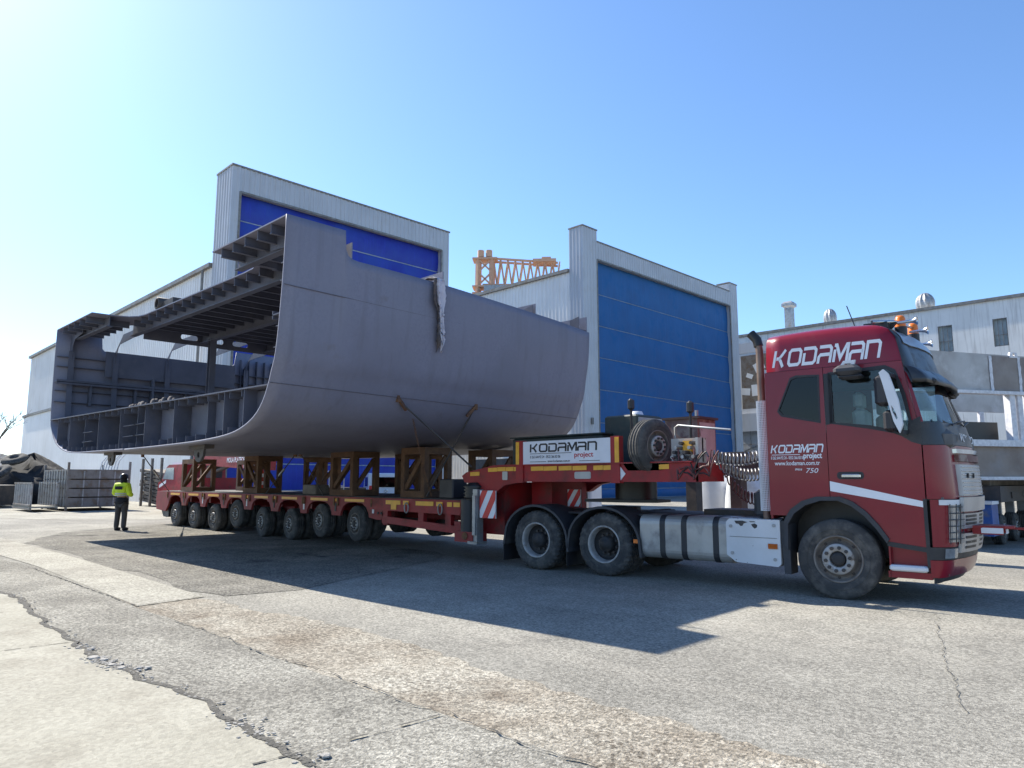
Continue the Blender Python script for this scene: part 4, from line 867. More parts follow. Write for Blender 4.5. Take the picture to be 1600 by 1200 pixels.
# interior
for y in (.55, 1.95):
    B(MB().cbox((.3, y, 2.2), (.16, .5, .8), .05).cbox((.28, y, 2.72), (.12, .3, .24), .04).cbox((.55, y, 1.8), (.5, .5, .16), .05), 'seat', 'seat_fabric')
B(MB().cbox((1.18, 1.25, 2.12), (.5, 2.2, .3), .08), 'dashboard', 'interior'); B(MB().lathe([(.2, -.01), (.22, 0), (.2, .01), (.18, 0), (.2, -.01)], (.95, 1.95, 2.3), 'X', 20), 'steering_wheel', 'interior')
B(MB().bb(-.83, -.3, .1, 2.4, 1.6, 1.9), 'bunk', 'interior')
B(MB().bb(.4, 1.0, .04, 2.46, 3.1, 3.14).bb(-.84, .4, .04, 2.46, 3.1, 3.14), 'headliner', 'interior')

# ================================================================ low loader trailer
lt = thing('low_loader_trailer', 'long red multi axle low loader trailer carrying the hull block', 'trailer', (-18, 11.05, 0))
TN, TF = 9.55, 12.55
AX = [-26.23, -24.62, -23.0, -21.4, -19.7, -18.05, -16.5, -14.87]
LIFT = {3: .17, 6: .16, 7: .15}
MB().bb(-27.9, -10.9, TN + .03, TF - .03, 1.12, 1.2).build('deck', 'dark_steel', lt)
for k in range(12): MB().bb(-27.8 + k * 1.4, -27.8 + k * 1.4 + 1.36, TN + .12, TF - .12, 1.2, 1.215).build('deck_plate', 'dark_steel', lt)
def apron(Y, th):
    b = [(-28.0, 1.195), (-28.1, .95), (-28.0, .55), (-27.1, .5)]
    for x in AX:
        b += [(x - .62, .74), (x - .6, .82), (x - .5, .97), (x - .32, 1.05), (x, 1.07), (x + .32, 1.05), (x + .5, .97), (x + .6, .82), (x + .62, .74)]
    b += [(-13.95, .7), (-13.75, .7), (-13.7, .92), (-11.0, .9), (-11.0, .78), (-10.9, .78), (-10.9, 1.195)]
    return MB().plate(b, (), th, XZ(Y + th))
for Y in (TN, TF - .06): apron(Y, .06).build('side_apron', 'faded_red' if Y < 10 else 'trailer_red', lt)
MB().plate([(-14.2, 1.19), (-14.2, .93), (-13.7, .92), (-11.0, .9), (-10.92, 1.19)], (), .02, XZ(TN - .002)).build('side_beam', 'trailer_red', lt)
MB().bb(-27.5, -11.2, 10.7, 11.4, .7, 1.12).build('spine_beam', 'trailer_red', lt)
for i, x in enumerate(AX):
    MB().bb(x + .58, x + .68, TN + .3, TF - .3, .85, 1.12).build('cross_member', 'trailer_red', lt)
    z = .42 + LIFT.get(i, 0)
    for y, far in ((TN + .17, 0), (TN + .5, 0), (TF - .5, 1), (TF - .17, 1)):
        random.seed(i); wheel('axle', .42, .29, False, lt, (x + 18, y - 11.05, z), bool(far), rz=R(-4) if i > 3 else R(2))
    MB().bar((x, TN + .75, z), (x, TF - .75, z), .16).build('axle_beam', 'dark_steel', lt)
    for y in (TN + .75, TF - .75): MB().plate([(x - .12, 1.12), (x + .75, 1.1), (x + .72, .75), (x + .1, z - .12), (x - .12, z - .1)], (), .08, XZ(y)).build('swing_arm', 'trailer_red', lt)
    MB().plate([(x - .42, 1.085), (x + .42, 1.085), (x + .42, 1.15), (x - .42, 1.15)], (), .006, XZ(TN - .004)).build('reflective_strip', 'reflector_yellow', lt)
    MB().bb(x + .7, x + .86, TN - .008, TN, 1.08, 1.15).build('reflective_strip', 'reflector_yellow', lt)
    MB().bb(x + .76, x + .83, TN - .012, TN - .001, .84, 1.04).build('tie_point', 'white_paint' if i % 2 else 'dark_steel', lt)
    mb = MB()
    for q in (-.72, .74): mb.bb(x + q - .03, x + q + .03, TN - .03, TN, .98, 1.17)
    mb.build('stake_pocket', 'rust', lt)
MB().plate([(-28.0, .75), (-27.05, .75), (-27.05, .3), (-27.2, .28), (-27.55, .3)], (), .25, XZ(TN + .35)).build('mudflap', 'black_plastic', lt)
MB().bb(-28.1, -27.9, TN + .05, TF - .05, .6, 1.12).build('tail_beam', 'trailer_red', lt)
for x0, x1 in ((-13.55, -13.0), (-12.9, -12.7), (-11.75, -11.55), (-12.45, -11.85), (-11.4, -11.25), (-11.2, -11.0)):
    MB().bb(x0, x1, TN - .03, TN - .023, 1.06, 1.15).build('reflective_strip', 'reflector_yellow', lt)
MB().bb(-13.35, -13.15, TN - .03, TN - .023, .95, 1.06).build('reflective_strip', 'reflector_yellow', lt)
for x in (-12.75, -11.6):
    mb = MB(); mb.tube([(x + .07 * math.cos(a), TN - .05, 1.0 + .11 * math.sin(a)) for a in [R(30 * k) for k in range(13)]], .013, 6); mb.build('lashing_ring', 'galv', lt)
MB().bar((-13.7, TN + .03, .72), (-10.95, TN + .03, .6), .1, .15).build('side_rail', 'trailer_red', lt)
for x in (-13.6, -12.3, -11.4): MB().bb(x - .09, x + .09, TN - .0, TN + .1, .6, .93).build('rail_post', 'trailer_red', lt)
mb = MB()
for x, z in ((-13.87, .85), (-13.75, .85), (-13.87, .98)): mb.cyl((x, TN - .02, z), (x, TN + .02, z), .03, 8)
mb.build('bolt', 'dark_steel', lt)
# neck: cylinder, leg, column
MB().bb(-10.95, -10.0, TN + .25, TF - .25, .55, 1.55).build('neck_column', 'trailer_red', lt)
MB().cyl((-10.72, TN - .02, .6), (-10.72, TN - .02, 1.22), .17, 18).build('lift_cylinder', 'black_plastic', lt)
mb = MB(); mb.lathe([(.17, 1.22)] + [(.17 + (.05 if k % 2 else 0), 1.24 + k * .033) for k in range(9)] + [(.1, 1.55)], (-10.6, TN, 0), 'Z', 20); mb.build('bellows', 'cable_black', lt)
MB().bb(-10.98, -10.45, TN - .18, TN + .2, .4, .6).plate([(-11.1, .78), (-10.9, .78), (-10.85, .42), (-10.95, .42)], (), .3, XZ(TN + .2)).build('cylinder_foot', 'faded_red', lt)
MB().bb(-10.47, -10.34, TN - .16, TN + .0, .42, 1.42).bb(-10.55, -10.28, TN - .22, TN + .04, .38, .43).bb(-10.44, -10.36, TN - .2, TN - .16, .55, 1.3).build('support_leg', 'galv', lt)
MB().cyl((-10.66, TN - .2, .52), (-10.66, TN - .14, .52), .07, 12).build('foot_pin', 'rust', lt)
def hazard(x0, x1, Y, z0, z1):
    b = MB().bb(x0, x1, Y, Y + .02, z0, z1).build('hazard_board', 'decal_white', lt); h = z1 - z0; w_ = x1 - x0
    for k in (-.55, .15, .85):
        p = [(x0 + (k + .0) * w_, z0), (x0 + (k + .36) * w_, z0), (x0 + (k + 1.06) * w_, z1), (x0 + (k + .7) * w_, z1)]
        q = []
        for (ax, az), (bx_, bz) in zip(p, p[1:] + p[:1]):           # clip to the board
            for t in [i / 12 for i in range(12)]: q.append((min(max(ax + (bx_ - ax) * t, x0), x1), az + (bz - az) * t))
        qq = [q[0]] + [b2 for a2_, b2 in zip(q, q[1:]) if (abs(a2_[0] - b2[0]) + abs(a2_[1] - b2[1])) > 1e-5]
        MB().plate(qq, (), .003, XZ(Y - .0005)).build('stripe', 'reflector_red', b)
hazard(-10.31, -9.87, TN - .12, .88, 1.4); hazard(-9.1, -8.78, 10.62, 1.1, 1.42)
# gooseneck
gn = [(-10.98, 1.68), (-10.9, 1.56), (-10.6, 1.5), (-10.5, 1.4), (-10.2, 1.32), (-10.0, 1.36), (-9.75, 1.5), (-9.3, 1.57), (-5.62, 1.57), (-5.62, 1.86), (-9.3, 1.87), (-10.05, 1.88), (-10.85, 1.75)]
for Y in (TN, TF - .16): MB().plate(gn if Y < 10 else [(max(x, x if x < -9 else -7.4), z) if x < -9 else (-8.2, z) for x, z in gn], (), .16, XZ(Y + .16)).build('gooseneck_beam', 'trailer_red', lt)
MB().plate([(-9.9, TN + .17), (-5.64, TN + .17), (-5.64, 10.35), (-6.3, 11.6), (-8.0, TF - .17), (-9.9, TF - .17)], (), .08, XY(1.72)).build('gooseneck_deck', 'dark_steel', lt)
MB().bb(-9.9, -5.7, TN - .05, TN + .2, 1.865, 1.885).build('top_flange', 'trailer_red', lt)
for k in range(3): MB().bb(-9.4 + k * 1.5, -9.25 + k * 1.5, TN + .17, (TF - .17, TF - .3, 11.4)[k], 1.58, 1.72).build('cross_member', 'trailer_red', lt)
MB().cyl((-7.77, 11.0, 1.24), (-7.77, 11.0, 1.72), .38, 20).build('turntable', 'grease', lt)
MB().bb(-9.75, -9.22, 10.3, 11.2, 1.05, 1.72).build('neck_box', 'trailer_red', lt)
for x0, x1, z in ((-10.72, -10.45, 1.715), (-10.2, -9.95, 1.79), (-9.94, -9.72, 1.8), (-9.71, -9.5, 1.8), (-9.49, -9.33, 1.8), (-9.05, -8.75, 1.8), (-8.74, -8.42, 1.8), (-8.38, -8.08, 1.8), (-8.06, -7.75, 1.8), (-7.6, -7.4, 1.8), (-7.39, -7.2, 1.8), (-6.3, -6.12, 1.8)):
    MB().plate([(x0, z - .035), (x1, z - .03), (x1, z + .045), (x0, z + .04)], (), .005, XZ(TN - .004)).build('reflective_strip', 'reflector_yellow', lt)
MB().plate(rrect(-8.02, -7.66, 1.62, 1.74, .03), (), .004, XZ(TN - .002)).build('maker_plate', 'galv', lt)
MB().plate(rrect(-9.8, -9.66, 1.6, 1.76, .02), (), .01, XZ(TN - .002)).build('bracket', 'galv', lt)
MB().plate([(-7.22, 1.7), (-7.08, 1.55), (-6.94, 1.7), (-7.08, 1.86)], (), .01, XZ(TN - .002)).build('marker_plate', 'white_paint', lt)
for x in (-9.33, -7.13): 
    MB().bb(x - .09, x + .09, TN - .03, TN + .08, 1.55, 2.32).build('board_post', 'trailer_red', lt)
    MB().bb(x - (.085 if x < -9 else -.0), x + (.0 if x < -9 else .085), TN - .037, TN - .031, 1.88, 2.3).build('reflective_strip', 'reflector_yellow', lt)
bn = MB().bb(-9.24, -7.22, TN - .02, TN + .0, 1.875, 2.3).build('sign_board', 'banner', lt)
BM = lambda x, z: Matrix.Translation((x, TN - .022, z)) @ Matrix.Rotation(R(90), 4, 'X')
kodaman(BM(-9.06, 2.1), 1.56, .15, 'decal_black', bn, shear=.05, world=True, wd=.19)
text('project', .12, BM(-8.01, 1.995), 'decal_red', bn, bold=.002, world=True, sx=1.2); text('0 262 644 92 24 - 0532 366 83 06', .07, BM(-9.06, 1.99), 'decal_black', bn, world=True, sx=.76)
text('www.kodaman.com.tr', .062, BM(-8.63, 1.915), 'decal_black', bn, world=True, sx=.95)
MB().bb(-9.06, -8.07, TN - .024, TN - .02, 2.068, 2.077).bb(-9.06, -8.66, TN - .024, TN - .02, 1.923, 1.932).bb(-7.9, -7.45, TN - .024, TN - .02, 1.923, 1.932).build('lettering_rule', 'decal_black', bn)
sp = wheel('spare', .43, .29, False, lt, tuple(V(-6.55, 9.72, 2.14) - V(-18, 11.05, 0)), name='spare_wheel', rz=R(84), tilt=R(3))
MB().plate([(-7.0, 1.87), (-6.1, 1.87), (-6.25, 1.75), (-6.9, 1.75)], (), .3, XZ(9.85)).build('spare_bracket', 'galv', lt)
g1 = MB().cbox((-9.15, 10.7, 2.15), (2.3, .8, .56), .03).build('green_locker', 'green_box', lt); MB().bb(-10.33, -7.97, 10.27, 11.13, 2.43, 2.455).build('lid', 'green_box', g1)
g2 = MB().cbox((-7.8, 11.0, 2.3), (.75, .8, .95), .03).build('power_pack', 'green_box', lt); MB().bb(-7.43, -7.4, 10.63, 11.37, 1.9, 2.72).build('panel', 'galv', g2); MB().lathe([(.0, .08), (.1, .07), (.13, .0)], (-7.65, 10.9, 2.78), 'Z', 14).build('filler_cap', 'white_paint', g2)
c1 = MB().bb(-6.98, -6.34, 10.8, 11.4, 1.8, 2.64).build('control_cabinet', 'maroon_cabinet', lt)
MB().bb(-6.345, -6.33, 10.86, 11.36, 1.86, 2.58).build('cabinet_door', 'pale_cabinet', c1); MB().bb(-7.02, -6.3, 10.76, 11.44, 2.64, 2.68).build('cabinet_lid', 'brown_steel', c1)
MB().cyl((-6.36, 10.82, 2.68), (-6.36, 10.82, 2.78), .03, 8).build('knob', 'galv', c1)
for x, y, zt in ((-7.2, 10.1, 2.95), (-6.05, 10.1, 2.82)):
    p = MB().cyl((x, y, 1.8), (x, y, zt - .15), .022, 8).build('lamp_pole', 'cable_black', lt); MB().cbox((x, y, zt - .06), (.1, .12, .2), .03).build('work_lamp', 'black_plastic', p)
random.seed(5)
vb = MB().bb(-6.18, -5.64, 9.72, 9.76, 1.87, 2.24).bb(-5.68, -5.64, 9.6, 9.84, 1.6, 2.24).build('valve_panel', 'pale_cabinet', lt)
for k in range(9): MB().cyl((-6.1 + .05 * k, 9.72, 1.95 + .07 * (k % 4)), (-6.1 + .05 * k, 9.6 - .03 * (k % 3), 1.95 + .07 * (k % 4)), .028, 8).build('valve', 'dark_steel' if k % 2 else 'galv', vb)
for k in range(11):
    a = V(-6.1 + .045 * k, 9.6, 1.95 + .05 * (k % 3)); pts = [a + V(.35 * t + .03 * math.sin(9 * t + k), -.06 * math.sin(3 * t), -.3 * math.sin(3.1 * t) + .05 * math.sin(11 * t + k)) for t in [i / 9 for i in range(10)]]
    MB().tube(pts, .012, 6).build('hose', 'cable_black' if k % 2 else 'hose_red', vb)
MB().bb(-5.95, -5.8, 9.68, 9.71, 2.02, 2.2).build('yellow_tag', 'reflector_yellow', vb)
MB().tube([(-6.12, 9.75, 1.87), (-6.12, 9.75, 2.42), (-6.06, 9.75, 2.45), (-5.2, 9.8, 2.34)], .018, 8).build('handrail', 'galv', lt)
MB().bb(-5.66, -5.61, TN, 10.3, 1.575, 1.855).build('front_beam', 'trailer_red', lt)

# coiled air lines between trailer and tractor
TM = Matrix.Translation(TX0) @ Matrix.Rotation(YAW, 4, 'Z')
for k, (m, lab, dy, z0, z1, sag) in enumerate((('hose_silver', 'silver coiled air hose, topmost of the three between trailer and cab', 0, 2.0, 2.05, .12), ('hose_silver', 'grey coiled air hose, middle of the three between trailer and cab', .25, 1.9, 1.85, .2), ('hose_red', 'dark red coiled air hose sagging lowest between trailer and cab', .5, 1.75, 1.72, .42))):
    a = V(-5.6, 9.75 + dy, z0); b = TM @ V(-.92, .4 + dy * .8, z1); mb = MB(); pts = []
    n = 18 * 14
    for i in range(n + 1):
        f = i / n; c = a.lerp(b, f) + V(0, 0, -sag * 4 * f * (1 - f)); t = 6.28318 * 18 * f; r = .085 * min(1, 8 * f, 8 * (1 - f)) + .004
        d = (b - a).normalized(); s = d.cross(V(0, 0, 1)); pts.append(c + s * r * math.cos(t) + V(0, 0, r * math.sin(t)))
    mb.tube(pts, .012, 5); tag(mb.build('coiled_hose', m, None), lab, 'hose', 'coiled air hoses')

# ================================================================ trestles under the hull block
def trestle(x0, x1, y0, y1, label, zt=2.31, m='stand_paint', flip=False):
    t = thing('support_trestle', label, 'trestle', ((x0 + x1) / 2, (y0 + y1) / 2, 1.22), 0, 'steel trestles under the hull block'); z0 = 1.222; c = .13
    for x in (x0 + c / 2, x1 - c / 2):
        for y in (y0 + c / 2, y1 - c / 2): MB().bb(x - c / 2, x + c / 2, y - c / 2, y + c / 2, z0 + .14, zt - .15).build('post', m, t)
    for y in (y0, y1 - c):
        MB().bb(x0, x1, y, y + c, zt - .15, zt).build('top_beam', m, t); MB().bb(x0, x1, y, y + c, z0, z0 + .14).build('bottom_beam', m, t)
    for x in (x0, x1 - c):
        MB().bb(x, x + c, y0 + c, y1 - c, zt - .15, zt - .003).build('top_beam', m, t); MB().bb(x, x + c, y0 + c, y1 - c, z0, z0 + .13).build('bottom_beam', m, t)
    d = (x0 + c, x1 - c) if not flip else (x1 - c, x0 + c)
    MB().bar((d[0], y0 + .06, z0 + .2), (d[1], y0 + .06, zt - .2), .1, .07, (0, 1, 0)).build('brace', m, t)
    MB().bar((x1 - .06, y0 + c, zt - .2 if flip else z0 + .2), (x1 - .06, y1 - c, z0 + .2 if flip else zt - .2), .1, .07, (1, 0, 0)).build('brace', m, t)
    MB().bar((x0 + .06, y0 + c, z0 + .2), (x0 + .06, y1 - c, zt - .2), .1, .07, (1, 0, 0)).build('brace', m, t)
TR = [(-26.0, -24.95, 'shaded brown trestle, rearmost of the near row under the hull block'), (-21.1, -20.15, 'rusty orange trestle, second from the trailer tail in the near row'), (-16.15, -15.1, 'large rust brown trestle above the frontmost trailer axles'), (-13.15, -12.3, 'rusty trestle nearest to the gooseneck, chain hanging in front')]
for i, (a, b, lab) in enumerate(TR): trestle(a, b, TN + .08, TN + .85, lab, flip=i in (1,), m='stand_paint')
TR2 = ['trestle of the far row behind the rearmost near trestle', 'trestle of the far row behind the second near trestle', 'trestle of the far row behind the large brown trestle', 'trestle of the far row seen left of the gooseneck']
for i, ((a, b, _), lab) in enumerate(zip(TR, TR2)): trestle(a + .1, b + .1, 11.55, 12.35, lab, flip=i % 2 == 0)
for x, y, lab in ((-17.3, 9.9, 'dark timber block on the trailer deck left of the large trestle'), (-11.6, 9.85, 'black block on the trailer deck in front of the gooseneck')):
    tag(MB().cbox((x, y, 1.35 if x < -12 else 1.42), (.7 if x < -12 else .45, .4, .25 if x < -12 else .4), .02).build('deck_block', 'wood_grey' if x < -12 else 'black_plastic', None), lab, 'block')
# lashings
def lash(a, b, lab, turn=True, r=.014):
    t = thing('lashing', lab, 'lashing', tuple(V(*b)), 0, 'chains and turnbuckles lashing the hull block'); a, b = V(*a), V(*b); d = (b - a)
    MB().tube([a, b], r, 7).build('rod', 'dark_steel', t)
    if turn: MB().tube([a + d * .35, a + d * .37, a + d * .53, a + d * .55], [.014, .035, .035, .014], 8).build('turnbuckle', 'galv', t)
    MB().box(a, (.12, .05, .12)).build('shackle', 'rust', t)
def onY(x, y, Y):
    p = gp(x, y, 1.5999); d = p - V(0, 0, CAM_H); return V(0, 0, CAM_H) + d * (Y / d.y)
lash(gp(223, 711, 2.3), (-27.0, 9.6, 1.2), 'turnbuckle rod slanting from the hull bottom to the trailer tail')
lash((-18.2, 9.75, 2.3), (-19.6, 9.62, 1.2), 'turnbuckle rod slanting left from the hull bottom between the middle trestles')
lash((-17.9, 9.75, 2.3), (-16.4, 9.62, 1.2), 'turnbuckle rod slanting right from the hull bottom to the large trestle', False)
L1 = V(-11.0, 7.93, 3.12); L2 = V(-10.99, 9.9, 3.1)
lash(L1, (-10.75, 9.6, 1.86), 'rusty lashing bar slanting from the left pad on the hull side to the gooseneck', False, .018)
lash(L2, (-12.2, 9.62, 1.25), 'rusty lashing bar slanting from the right pad on the hull side to the deck', False, .018)
for p, s in ((L1, 1), (L2, -1)):
    MB().bar(p + V(.03, -.0, .02), p + V(.0, s * .22, -.2), .06, .05).build('lashing_pad', 'rust', hb)
ct = thing('hanging_chain', 'rusty link chain hanging straight down in front of the trestle by the gooseneck', 'chain', (-11.3, 8.6, 1.3))
ca = V(-11.18, 8.42, 2.9); cb = V(-12.0, 9.6, 1.25)
mb = MB()
for i in range(34):
    c = ca.lerp(cb, i / 34) - V(0, 0, .12 * math.sin(math.pi * i / 34)); d = (cb - ca).normalized() * .032; s = V(.016, .0, 0) if i % 2 else V(0, .016, .0)
    mb.tube([c - d, c - d * .6 + s, c + d * .6 + s, c + d, c + d * .6 - s, c - d * .6 - s, c - d], .006, 5)
mb.build('link_run', 'rust', ct)

# ================================================================ things standing about the yard
def slat_cage(x0, x1, y0, y1, z0, z1, label, rows, posts):
    t = thing('storage_cage', label, 'cage', ((x0 + x1) / 2, (y0 + y1) / 2, 0), 0, 'steel storage cages by the wall')
    for x in (x0, x1):
        for y in (y0, y1): MB().bb(x - .05, x + .05, y - .05, y + .05, 0, z1 + random.uniform(.05, .5)).build('corner_post', 'cage_grey', t)
    h = (z1 - z0) / rows
    for k in range(rows):
        a, b = z0 + k * h + .03, z0 + (k + 1) * h - .03
        MB().bb(x0 + .05, x1 - .05, y0 - .03, y0 + .0, a, b).build('side_board', 'cage_grey', t); MB().bb(x1 - .0, x1 + .03, y0 + .05, y1 - .05, a, b).build('side_board', 'cage_grey', t)
        for q in range(1, 4): y = y0 + (y1 - y0) * q / 4; MB().bb(x1 + .03, x1 + .06, y - .03, y + .03, a, b).build('rib', 'galv', t)
    for z in (z0, z1):
        for a, b in (((x0, y0), (x1, y0)), ((x1, y0), (x1, y1)), ((x0, y1), (x1, y1)), ((x0, y0), (x0, y1))): MB().bar((*a, z), (*b, z), .09).build('rail', 'cage_grey', t)
    MB().bb(x0, x1, y0, y1, z0 - .04, z0).build('cage_floor', 'cage_grey', t)
    for q in range(posts): x = x0 + (x1 - x0) * (q + .5) / posts; MB().bb(x - .03, x + .03, y0 - .07, y0 - .03, z0, z1).build('rib', 'galv', t)
    MB().bb(x0 + .2, x1 - .2, y0 + .2, y1 - .2, z0, z1 - .15).build('scrap_fill', 'dark_steel', t)
slat_cage(-47.0, -42.2, 10.0, 12.9, .25, 2.1, 'large grey slatted steel cage behind the worker', 4, 9)
t = thing('pallet_rack', 'low open steel rack with upright bars left of the large cage', 'rack', (-44.3, 9.0, 0))
for k in range(8):
    x = -46.2 + k * .52; MB().bb(x - .04, x + .04, 8.5, 8.58, .1, 1.4).build('upright', 'galv', t); MB().bb(x - .04, x + .04, 9.6, 9.68, .1, 1.5).build('upright', 'galv', t)
for z in (.12, .3, 1.4): MB().bb(-46.3, -42.4, 8.47, 8.55, z, z + .08).build('rail', 'cage_grey', t); MB().bb(-46.3, -42.4, 9.62, 9.7, z, z + .08).build('rail', 'cage_grey', t)
MB().bb(-46.3, -42.4, 8.5, 9.7, .2, .28).build('rack_floor', 'slab_concrete', t)
random.seed(2)
t = thing('pipe_bundle', 'bundle of pale bent pipes sticking out of the large cage', 'pipes', (-44.5, 12.5, 2.0))
for k in range(7): x = -45.5 + k * .5; MB().tube([(x, 12.3, 1.9), (x + .1, 12.4, 2.6), (x + .5 + .1 * (k % 3), 12.6, 3.0 + .15 * (k % 2))], .028, 6).build('pipe', 'white_paint', t)
t = thing('timber_stack', 'leaning stack of grey timber boards beside the trailer tail', 'timber', (-47, 16, 0))
for k in range(9): MB().box((-46 + .06 * (k % 3), 16.2, .25 + k * .22), (5.5 - .3 * (k % 4), 1.4, .17), .02 * (k % 3 - 1), R(4)).build('board', 'wood_grey', t)
for x in (-47.8, -46.2, -44.6): MB().bb(x - .08, x + .08, 15.3, 15.42, 0, 2.9).build('stake', 'wood_grey', t)
# mound of rubber sheeting with tyres on it
random.seed(9); mb = MB(); rows = []
for j in range(13):
    f = j / 12; row = []
    for i in range(30):
        a = 6.28318 * i / 30; r = (3.9 * (1 - f ** 2.2) + .02) * (1 + .16 * math.sin(3 * a + 1) + .1 * math.sin(7 * a + j) + .06 * math.sin(13 * a + 2 * j)); z = 3.3 * f ** .75 * (1 + .07 * math.sin(5 * a + j))
        row.append(V(-60 + r * math.cos(a) * 1.1, 12.0 + r * math.sin(a) * .8, z))
    rows.append(row)
mb.loft(rows, smooth=True); tag(mb.build('rubber_mound', 'rubber_heap', None), 'tall mound of black rubber sheeting at the left edge of the yard', 'rubber pile')
tt_ = MB().lathe([(.34 + .2 * math.cos(R(a)), .14 * math.sin(R(a))) for a in range(0, 361, 30)], (0, 0, 0), 'Z', 22)
tm = tt_.build('old_tyre', 'tyre', None)
pos = [(-58.3, 10.6, 2.8, .3, 'old tyre lying on top of the black rubber mound'), (-60.5, 9.3, 2.0, .5, 'old tyre halfway up the left slope of the rubber mound'), (-57.0, 9.6, 1.9, .6, 'old tyre on the right slope of the rubber mound')]
for i, (x, y, z, ry, lab) in enumerate(pos):
    o = tm if i == 0 else tm.copy()
    if i: COL.objects.link(o)
    o.location = (x, y, z); o.rotation_euler = (ry, .3, 0); o.scale = (1.5, 1.5, 1.5); tag(o, lab, 'tyre', 'old tyres on the rubber mound')
t = thing('flatbed_skip', 'low dark steel skip in front of the rubber mound', 'skip', (-54, 8.5, 0))
MB().loft([[V(-57.5 - k, 7.0 - k, z), V(-50.5 + k, 7.0 - k, z), V(-50.5 + k, 9.4 + k, z), V(-57.5 - k, 9.4 + k, z)] for k, z in ((0, .15), (.25, 1.3))], cap=True).build('skip_body', 'dark_steel', t); MB().bb(-57.8, -50.2, 6.7, 6.78, 1.28, 1.4).build('skip_rim', 'cage_grey', t)
# bare tree
random.seed(21)
t = thing('bare_tree', 'leafless pollarded tree at the far left behind the rubber mound', 'tree', (-88, 14, 0)); br = MB(); tk2 = MB(); tk2.tube([(-88, 14, 0), (-87.7, 14.2, 2.5), (-88, 14, 4.8)], [.55, .42, .5], 9); tk2.build('trunk', 'bark', t)
def branch(p, d, L, r, n):
    q = p + d * L; br.tube([p, p.lerp(q, .5) + V(random.uniform(-.1, .1), random.uniform(-.1, .1), .05) * L, q], [r, r * .8, r * .55], 5)
    if n:
        for _ in range(3 if n > 1 else 2): branch(p.lerp(q, random.uniform(.5, 1)), (d + V(random.uniform(-.8, .8), random.uniform(-.8, .8), random.uniform(-.1, .6))).normalized(), L * random.uniform(.55, .8), r * .55, n - 1)
for k in range(6): a = k * 1.05; branch(V(-88, 14, 4.7), V(math.cos(a) * .5, math.sin(a) * .5, .9).normalized(), 2.3, .08, 3)
br.build('crown', 'bark', t)
t = thing('distant_shed', 'pale low shed with grey roof beyond the bare tree', 'building', (-128, 14, 0)); MB().bb(-136, -120, 6, 22, 0, 4.5).build('wall', 'plaster', t); MB().add([(-136.5, 5.5, 4.5), (-119.5, 5.5, 4.5), (-119.5, 14, 7), (-136.5, 14, 7), (-119.5, 22.5, 4.5), (-136.5, 22.5, 4.5)], [(0, 1, 2, 3), (3, 2, 4, 5), (1, 4, 2), (0, 3, 5)]).build('roof', 'galv', t)

# red boom truck behind the trailer tail
t = thing('boom_truck', 'red platform truck with white lettered boom behind the trailer tail', 'truck', (-35, 14.2, 0))
cabp = [(-38.7, .55), (-38.7, 1.45), (-38.2, 1.6), (-37.6, 2.25), (-37.3, 2.35), (-35.6, 2.35), (-35.4, .55)]
c_ = MB().plate(cabp, (), 2.1, XZ(15.3)).build('cab', 'trailer_red', t)
MB().plate([(-38.05, 1.64), (-37.55, 2.2), (-36.6, 2.2), (-36.6, 1.62)], (), .02, XZ(13.2)).build('side_window', 'window_dirty', c_); MB().plate([(13.35, 0), (15.15, 0), (15.15, .75), (13.35, .75)], (), .02, Matrix.Translation((-38.14, 0, 1.68)) @ Matrix(((.6, 0, -.8, 0), (0, 1, 0, 0), (.8, 0, .6, 0), (0, 0, 0, 1)) ) @ Matrix(((0, 1, 0, 0), (1, 0, 0, 0), (0, 0, 1, 0), (0, 0, 0, 1)))).build('windscreen', 'window_dirty', c_)
MB().bb(-37.4, -36.2, 13.4, 15.1, 2.36, 2.47).build('light_bar', 'white_paint', c_); MB().plate([(-38.5, 1.2), (-37.6, 1.45), (-37.6, 1.6), (-38.5, 1.35)], (), .01, XZ(13.2)).build('white_flash', 'decal_white', c_)
MB().bb(-35.4, -29, 13.4, 15.2, .7, 1.05).build('chassis', 'dark_steel', t); MB().bb(-35.3, -33.4, 13.3, 15.2, 1.05, 1.7).build('body_locker', 'trailer_red', t)
bm = MB().plate([(-35.6, 2.36), (-28.3, 2.0), (-28.3, 2.72), (-35.6, 2.95)], (), .6, XZ(14.3)).build('boom', 'trailer_red', t)
text('MOLA PLATFORM', .3, Matrix.Translation((-31.75, 13.69, 2.38)) @ Matrix.Rotation(R(90), 4, 'X'), 'decal_white', bm, world=True, sx=.85, bold=.008); MB().bb(-30.0, -29.0, 13.68, 13.69, 2.12, 2.27).build('white_panel', 'decal_white', bm)
MB().bb(-34.2, -33.6, 13.8, 14.3, 1.05, 2.8).build('boom_mast', 'dark_steel', t); MB().tube([(-33.8, 13.9, 1.9), (-30.6, 13.9, 2.5)], .1, 8).build('boom_ram', 'dark_steel', t)
for x in (-37.4, -30.5): wheel('axle', .42, .29, False, t, tuple(V(x, 13.4, .42) - V(-35, 14.2, 0))); wheel('axle', .42, .29, False, t, tuple(V(x, 15.1, .42) - V(-35, 14.2, 0)), True)
# traffic cone
t = thing('traffic_cone', 'red and white traffic cone standing on the trailer deck', 'cone', (-23.3, 11.3, 1.215))
cz = 1.215
MB().bb(-23.5, -23.1, 11.1, 11.5, cz, cz + .04).build('cone_base', 'cone_red', t)
for k, (a, b) in enumerate(((.04, .22), (.22, .34), (.34, .48), (.48, .6), (.6, .72))):
    MB().lathe([(.15 - .17 * a, cz + a), (.15 - .17 * b, cz + b)], (-23.3, 11.3, 0), 'Z', 16).build('cone_band', 'decal_white' if k % 2 else 'cone_red', t)
